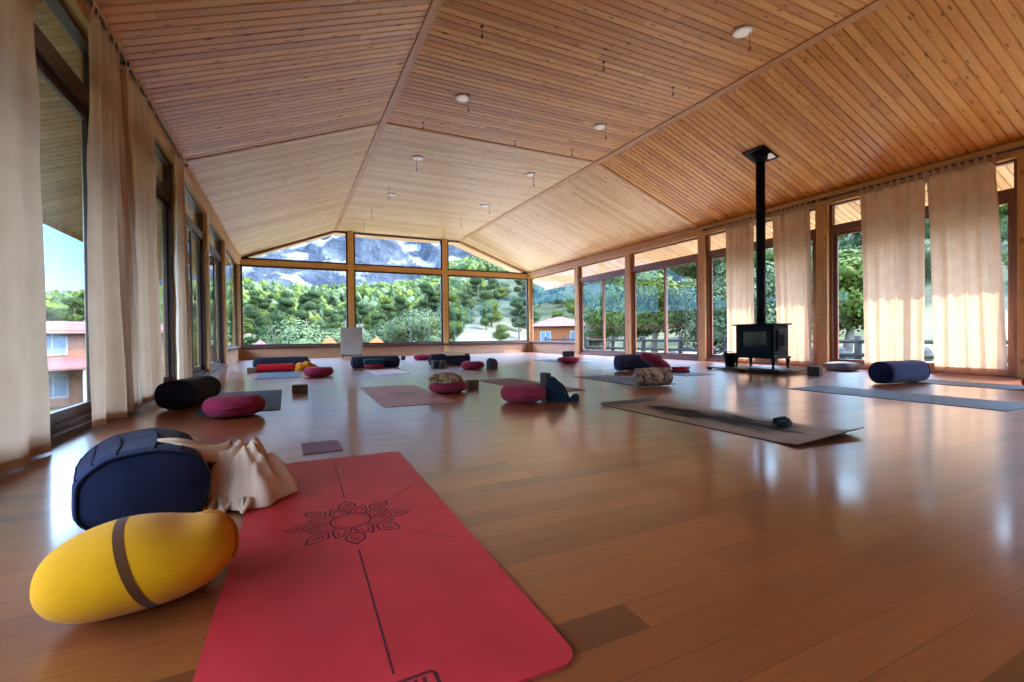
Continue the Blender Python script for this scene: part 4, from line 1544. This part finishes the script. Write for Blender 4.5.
def crown_mesh(seed, kind, nleaf, lsize):
    rnd = random.Random(seed)
    np_rng = np.random.default_rng(seed)
    blobs = []
    if kind == 'pine':
        for k in range(15):
            z = rnd.uniform(.30, 1.0)
            rad = (1.02 - z) * .30 + .10
            a = rnd.uniform(0, 2 * PI)
            blobs.append((Vector((math.cos(a) * rad * .9, math.sin(a) * rad * .9, z * .94)), rnd.uniform(.10, .17), .55))
    elif kind == 'olive':
        for k in range(16):
            a = rnd.uniform(0, 2 * PI)
            r = rnd.uniform(.08, .38)
            blobs.append((Vector((math.cos(a) * r, math.sin(a) * r, rnd.uniform(.22, .80) - r * .25)), rnd.uniform(.14, .22), .9))
    else:
        for k in range(14):
            a = rnd.uniform(0, 2 * PI)
            r = rnd.uniform(.05, .30)
            z = rnd.uniform(.30, .88)
            blobs.append((Vector((math.cos(a) * r * (1.2 - z * .5), math.sin(a) * r * (1.2 - z * .5), z)), rnd.uniform(.12, .20), .85))
    bm = bmesh.new()
    for c, r, sq in blobs:
        res = bmesh.ops.create_icosphere(bm, subdivisions=2, radius=1)
        for vv in res['verts']:
            d = vv.co.normalized()
            k = r * .52 * (1 + .35 * noise.noise(d * 2.6 + c * 9))
            vv.co = Vector((d.x * k, d.y * k, d.z * k * sq)) + c
    me = bpy.data.meshes.new('crown')
    bm.to_mesh(me)
    bm.free()
    V = [tuple(v.co) for v in me.vertices]
    F = [tuple(p.vertices) for p in me.polygons]
    bpy.data.meshes.remove(me)
    w = np.array([b[1] ** 2 for b in blobs])
    idx = np_rng.choice(len(blobs), nleaf, p=w / w.sum())
    for i in idx:
        c, r, sq = blobs[i]
        d = Vector(np_rng.normal(size=3))
        d.normalize()
        p = c + Vector((d.x, d.y, d.z * sq)) * r * float(np_rng.uniform(.45, 1.0) ** .5 * 1.25)
        a = Vector(np_rng.normal(size=3)).normalized()
        u = (a - d * a.dot(d) * .6).normalized()
        q = u.cross(d)
        q = q.normalized() if q.length > 1e-5 else Vector((1, 0, 0))
        s = lsize * float(np_rng.uniform(.6, 1.3))
        o = len(V)
        V += [tuple(p - u * s), tuple(p + q * s * .55), tuple(p + u * s), tuple(p - q * s * .55)]
        F.append((o, o + 1, o + 2, o + 3))
    me = bpy.data.meshes.new('crown')
    me.from_pydata(V, [], F)
    me.polygons.foreach_set('use_smooth', [True] * len(F))
    return me


def trunk_mesh(seed, h=.45, r=.028):
    rnd = random.Random(seed)
    mb = MB()
    pts = [Vector((0, 0, -.05))]
    for k in range(1, 5):
        pts.append(Vector((rnd.uniform(-.02, .02) * k, rnd.uniform(-.02, .02) * k, h * k / 4)))
    mb.tube(pts, [r * 1.3, r, r * .85, r * .7, r * .5], 8)
    for k in range(4):
        a = k * 1.6 + rnd.random()
        b = pts[2 + k % 2]
        mb.tube([b, b + Vector((math.cos(a) * .10, math.sin(a) * .10, .12)), b + Vector((math.cos(a) * .2, math.sin(a) * .2, .22))], [r * .5, r * .35, r * .2], 6)
    me = bpy.data.meshes.new('trunk')
    me.from_pydata(mb.v, [], mb.f)
    me.polygons.foreach_set('use_smooth', [True] * len(mb.f))
    me.materials.append(M['bark'])
    return me


CROWNS, TRUNKS = {}, {}
for kind, lm, nl, ls in (('broad', 'leaf_broad', 7000, .021), ('pine', 'leaf_pine', 7000, .019), ('olive', 'leaf_olive', 9000, .017)):
    CROWNS[kind] = []
    for s in range(3):
        me = crown_mesh(s * 7 + len(kind), kind, nl, ls)
        me.materials.append(M[lm])
        CROWNS[kind].append(me)
    TRUNKS[kind] = [trunk_mesh(3 + len(kind), .80 if kind == 'pine' else .45, .022 if kind == 'pine' else .03)]
tree_n = 0
TREE_SPOTS = []


def tree(x, y, h, kind, label, group, wid=1.0, z=None, variant=None):
    global tree_n
    tree_n += 1
    TREE_SPOTS.append((x, y))
    rnd = random.Random(tree_n)
    t = bpy.data.objects.new({'broad': 'broadleaf_tree', 'pine': 'pine_tree', 'olive': 'olive_tree'}[kind], None)
    C.objects.link(t)
    t.location = (x, y, terrain_h(x, y) if z is None else z)
    t.rotation_euler = (0, 0, rnd.uniform(0, 6.28))
    t.scale = (h * wid, h * wid, h)
    tag(t, label, 'tree', group)
    for nm, me in (('crown', CROWNS[kind][variant if variant is not None else rnd.randrange(3)]), ('trunk', TRUNKS[kind][0])):
        o = bpy.data.objects.new(nm, me)
        C.objects.link(o)
        o.parent = t
    return t


def polar(az, r):
    a = math.radians(az)
    return r * math.sin(a), r * math.cos(a)


# trees that stand out
x, y = polar(1.4, 31)
tree(x, y, 4.9, 'olive', 'big grey green olive tree in the left end window', None, 1.25)
x, y = polar(10.4, 36)
tree(x, y, 4.2, 'olive', 'smaller olive tree behind the flipchart post', None, 1.2)
x, y = polar(13.6, 30)
tree(x, y, 4.4, 'olive', 'olive tree right of the flipchart in the middle end window', None, 1.0)
x, y = polar(-6.6, 29)
tree(x, y, 4.0, 'broad', 'yellow green bush at the left edge of the end window', None, 1.1)
x, y = polar(24.5, 47)
tree(x, y, 2.0, 'broad', 'lone small tree on the pale field in the right end window', None, 1.1)
x, y = polar(18.6, 44)
tree(x, y, 4.0, 'broad', 'bright round tree beside the field, by the end wall post', None, .9)
x, y = polar(45.6, 33)
tree(x, y, 8.2, 'pine', 'tall dark pine outside the door left of the stove', None, .95)
x, y = polar(42.8, 22.5)
tree(x, y, 4.2, 'broad', 'yellow green tree outside the door left of the stove', None, 1.1)
x, y = polar(39.9, 28)
tree(x, y, 5.2, 'broad', 'leafy tree outside behind the left door sash', None, 1.0)
x, y = polar(51, 21.5)
tree(x, y, 4.8, 'olive', 'olive tree seen left of the stove pipe', None, 1.15)
x, y = polar(37.2, 36)
tree(x, y, 4.6, 'broad', 'green tree outside the door by the right corner', None, 1.0)
x, y = polar(61.3, 26)
tree(x, y, 4.8, 'broad', 'round green tree outside between the post and wide curtain', None, 1.25)

rnd = random.Random(11)
cnt = 0
placed = []
kinds_lab = {'broad': ('bright green broadleaf tree on the wooded slope outside', 'broadleaf trees on the slope'),
             'pine': ('dark green pine on the wooded slope outside', 'pines on the slope'),
             'olive': ('grey green olive like tree on the wooded slope outside', 'olive trees on the slope')}
tries = 0
while cnt < 250 and tries < 6000:
    tries += 1
    az = rnd.choice([rnd.uniform(-24, -14), rnd.uniform(-9, 30), rnd.uniform(-9, 30), rnd.uniform(30, 75), rnd.uniform(30, 75)])
    r = 36 + 80 * rnd.random() ** 1.3
    if -10 < az < 14 and r < 40:
        continue
    if 17 < az < 29 and r < 64:
        continue
    if 29 < az < 36 and r < 66:
        continue
    if az < -10 and r < 48:
        continue
    x, y = polar(az, r)
    if any((x - a) ** 2 + (y - b) ** 2 < 24 for a, b in placed):
        continue
    placed.append((x, y))
    kind = rnd.choices(['broad', 'pine', 'olive'], [.42, .36, .22])[0]
    h = {'broad': rnd.uniform(2.8, 4.6), 'pine': rnd.uniform(4.2, 7), 'olive': rnd.uniform(2.6, 4)}[kind]
    tree(x, y, h, kind, kinds_lab[kind][0], kinds_lab[kind][1], rnd.uniform(.7, .95) if kind == 'pine' else rnd.uniform(.95, 1.25))
    cnt += 1


def forest():
    """the far woods: crowns nobody could count, one object"""
    rng = np.random.default_rng(4)
    bm = bmesh.new()
    bmesh.ops.create_icosphere(bm, subdivisions=2, radius=1)
    base = np.array([v.co[:] for v in bm.verts])
    faces = np.array([[v.index for v in f.verts] for f in bm.faces])
    bm.free()
    variants = []
    for s in range(10):
        k = np.array([1 + .5 * noise.noise(Vector(p) * 2.4 + Vector((s * 5, 0, 0))) for p in base])
        k *= rng.uniform(.66, 1.22, len(base))
        variants.append(base * k[:, None])
    near = np.array(TREE_SPOTS)
    Vs, Fs, Ms = [], [], []
    off = 0
    n = 0
    while n < 6800:
        az = rng.uniform(-30, 88)
        r0 = 58 if az > 34 else 72 if az > 27 else 74 if az > 17 else 80
        r = r0 + (285 - r0) * rng.random() ** .8
        x, y = polar(az, r)
        if nz(x, y, 2, .03) < -.30:
            continue
        if r < 125 and ((near - (x, y)) ** 2).sum(1).min() < 20:
            continue
        h = rng.uniform(1.8, 3.9)
        w = h * rng.uniform(.34, .5)
        v = variants[rng.integers(10)] * np.array([w, w, h * .5])
        a = rng.uniform(0, 6.28)
        v = np.c_[v[:, 0] * math.cos(a) - v[:, 1] * math.sin(a), v[:, 0] * math.sin(a) + v[:, 1] * math.cos(a), v[:, 2]]
        v = v + np.array([x, y, terrain_h(x, y) + h * .40])
        Vs.append(v)
        Fs.append(faces + off)
        Ms.append(np.full(len(faces), rng.choice(3, p=[.36, .42, .22])))
        off += len(v)
        n += 1
    V, F, Mi = np.concatenate(Vs), np.concatenate(Fs), np.concatenate(Ms)
    me = bpy.data.meshes.new('forest')
    me.vertices.add(len(V))
    me.vertices.foreach_set('co', V.ravel())
    me.loops.add(F.size)
    me.loops.foreach_set('vertex_index', F.ravel())
    me.polygons.add(len(F))
    me.polygons.foreach_set('loop_start', np.arange(len(F)) * 3)
    for k in ('leaf_broad', 'leaf_pine', 'leaf_olive'):
        me.materials.append(M[k])
    me.polygons.foreach_set('material_index', Mi)
    me.update(calc_edges=True)
    me.validate()
    me.polygons.foreach_set('use_smooth', [False] * len(me.polygons))
    o = bpy.data.objects.new('forest', me)
    C.objects.link(o)
    tag(o, 'dense far woods covering the hillside', 'woods', None, 'stuff')


forest()

# ------------------------------------------------------------------ outside: houses, fence, rocks
M['brickwall'] = plain('orange_render_wall', (.22, .062, .024), .9, spec=.04)
M['timber'] = board_wood('log_cabin_timber', (.13, .045, .022), (.19, .07, .035), (.22, .095, .05), board=.2, axis=2, knots=.3)
M['rooftile'] = plain('pinkish_roof_tiles', (.13, .060, .056), .8, var=.2, nscale=14, spec=.04)
M['white_wall'] = plain('white_render', (.28, .28, .27), .9, spec=.04)
M['win_dark'] = plain('dark_window', (.10, .13, .17), .2)


def house(x, y, z, rz, w, d, hw, hr, label, wallm, roof='hip', storeys=1, porch=False, roofm=None):
    hs = thing('house', label, 'house', (x, y, z), rz)
    MB().box(-w / 2, w / 2, -d / 2, d / 2, -1.2, hw).build('walls', wallm, hs)
    e = .6 if w > 4 else .3
    rf = MB()
    if roof == 'hip':
        k = max(0, (w - d) / 2)
        v = [(-w / 2 - e, -d / 2 - e, hw), (w / 2 + e, -d / 2 - e, hw), (w / 2 + e, d / 2 + e, hw), (-w / 2 - e, d / 2 + e, hw), (-k, 0, hw + hr), (k + .01, 0, hw + hr)]
        rf.add(v, [(0, 1, 5, 4), (1, 2, 5), (2, 3, 4, 5), (3, 0, 4), (3, 2, 1, 0)])
    else:
        v = [(-w / 2 - e, -d / 2 - e, hw - .2), (w / 2 + e, -d / 2 - e, hw - .2), (w / 2 + e, d / 2 + e, hw - .2), (-w / 2 - e, d / 2 + e, hw - .2), (-w / 2 - e, 0, hw + hr), (w / 2 + e, 0, hw + hr)]
        rf.add(v, [(0, 1, 5, 4), (2, 3, 4, 5), (1, 2, 5), (3, 0, 4), (3, 2, 1, 0)])
    rf.build('roof', roofm or M['rooftile'], hs)
    for s in range(storeys):
        zz = (hw - 1.75 if not porch else hw - 1.32) - 2.3 * s
        nwin = max(2, int(w // 2.6))
        for k in range(nwin):
            cx = -w / 2 + w * (k + .5) / nwin
            wn_ = MB()
            ring = [(cx - .55, zz), (cx + .55, zz), (cx + .55, zz + 1.15), (cx - .55, zz + 1.15)]
            wn_.box(cx - .6, cx + .6, -d / 2 - .06, -d / 2 + .02, zz - .05, zz + 1.2)
            wo = wn_.build('window', M['white_wall'], hs)
            MB().box(cx - .52, cx - .03, -d / 2 - .075, -d / 2 - .05, zz + .03, zz + 1.12).build('pane', M['win_dark'], wo)
            MB().box(cx + .03, cx + .52, -d / 2 - .075, -d / 2 - .05, zz + .03, zz + 1.12).build('pane', M['win_dark'], wo)
    if porch:
        p = MB()
        zz = hw - 2.0
        p.add([(-w / 2 - .4, -d / 2, zz + .5), (w / 2 + .4, -d / 2, zz + .5), (w / 2 + .4, -d / 2 - 2.0, zz), (-w / 2 - .4, -d / 2 - 2.0, zz),
               (-w / 2 - .4, -d / 2, zz + .4), (w / 2 + .4, -d / 2, zz + .4), (w / 2 + .4, -d / 2 - 2.0, zz - .1), (-w / 2 - .4, -d / 2 - 2.0, zz - .1)],
              [(0, 3, 2, 1), (4, 5, 6, 7), (3, 7, 6, 2), (0, 4, 7, 3), (1, 2, 6, 5)])
        p.build('porch_roof', M['rooftile'], hs)
        for k in range(6):
            px = -w / 2 + w * k / 5
            MB().box(px - .09, px + .09, -d / 2 - 1.9, -d / 2 - 1.72, -1, zz).build('porch_post', M['white_wall'], hs)
    return hs


x, y = polar(31.6, 55)
house(x, y, -.9, math.radians(-30), 6.6, 6, 2.6, 1.15, 'orange house with pinkish hip roof outside the right corner window', M['brickwall'])
x, y = polar(-19.4, 38)
house(x, y, -2.9, math.radians(26), 10, 6, 4.15, .55, 'two storey timber house seen through the left window', M['timber'], 'gable', 2, True)
x, y = polar(-2.6, 21)
house(x, y, -3.2, math.radians(10), 1.9, 2.4, 2.8, 1.0, 'house with pinkish roof low at the left of the end window', M['brickwall'])
x, y = polar(4.4, 22.5)
house(x, y, -3.2, math.radians(-5), 1.7, 2.4, 2.9, 1.0, 'orange roofed house peeking out left of the flipchart', M['brickwall'], roofm=M['brickwall'])
x, y = polar(9.6, 26)
house(x, y, -3.2, math.radians(-8), 1.6, 2.2, 2.9, 1.0, 'orange roofed house peeking out right of the flipchart', M['brickwall'], roofm=M['brickwall'])

M['fence_wood'] = plain('weathered_fence_wood', (.040, .036, .032), .9, spec=.04)
fn = thing('fence', 'weathered post and rail fence outside the right windows', 'fence', (0, 0, 0))
ys = [1.0 + 2.2 * k for k in range(12)]
FX = 14.5
for y in ys:
    z = terrain_h(FX, y)
    MB().tube([(FX, y, z - .2), (FX, y, z + .86)], .09, 10).build('post', M['fence_wood'], fn, True)
for y0, y1 in zip(ys, ys[1:]):
    for k, hz in enumerate((.32, .70)):
        MB().tube([(FX - .05, y0, terrain_h(FX, y0) + hz), (FX - .05, y1, terrain_h(FX, y1) + hz)], .05, 8).build('rail', M['fence_wood'], fn, True)
M['rock'] = plain('limestone_rock', (.034, .033, .031), .9, var=.25, nscale=3, spec=.04)
rnd = random.Random(8)
rock_spots = []
for k in range(60):
    az = rnd.uniform(36, 72)
    r = rnd.uniform(18, 30)
    x, y = polar(az, r)
    if x < 11.5 or abs(x - FX) < 1.2:
        x += 3
    s = rnd.uniform(.3, .7)
    if len(rock_spots) > 15 or any((x - a) ** 2 + (y - b) ** 2 < 4 for a, b in rock_spots) or any((x - a) ** 2 + (y - b) ** 2 < 9 for a, b in TREE_SPOTS):
        continue
    rock_spots.append((x, y))
    bm = bmesh.new()
    bmesh.ops.create_icosphere(bm, subdivisions=3, radius=1)
    for v in bm.verts:
        v.co *= 1 + .35 * noise.noise(v.co * 1.3 + Vector((k * 3, 0, 0))) + .12 * noise.noise(v.co * 4 + Vector((k, 0, 0)))
        v.co = Vector((v.co.x * s * 1.3, v.co.y * s, v.co.z * s * .65))
    me = bpy.data.meshes.new('rock')
    bm.to_mesh(me)
    bm.free()
    me.materials.append(M['rock'])
    o = bpy.data.objects.new('rock', me)
    C.objects.link(o)
    o.location = (x, y, terrain_h(x, y) + s * .2)
    tag(o, 'pale grey boulder on the dry ground beyond the rail fence', 'rock', 'boulders outside the right windows')
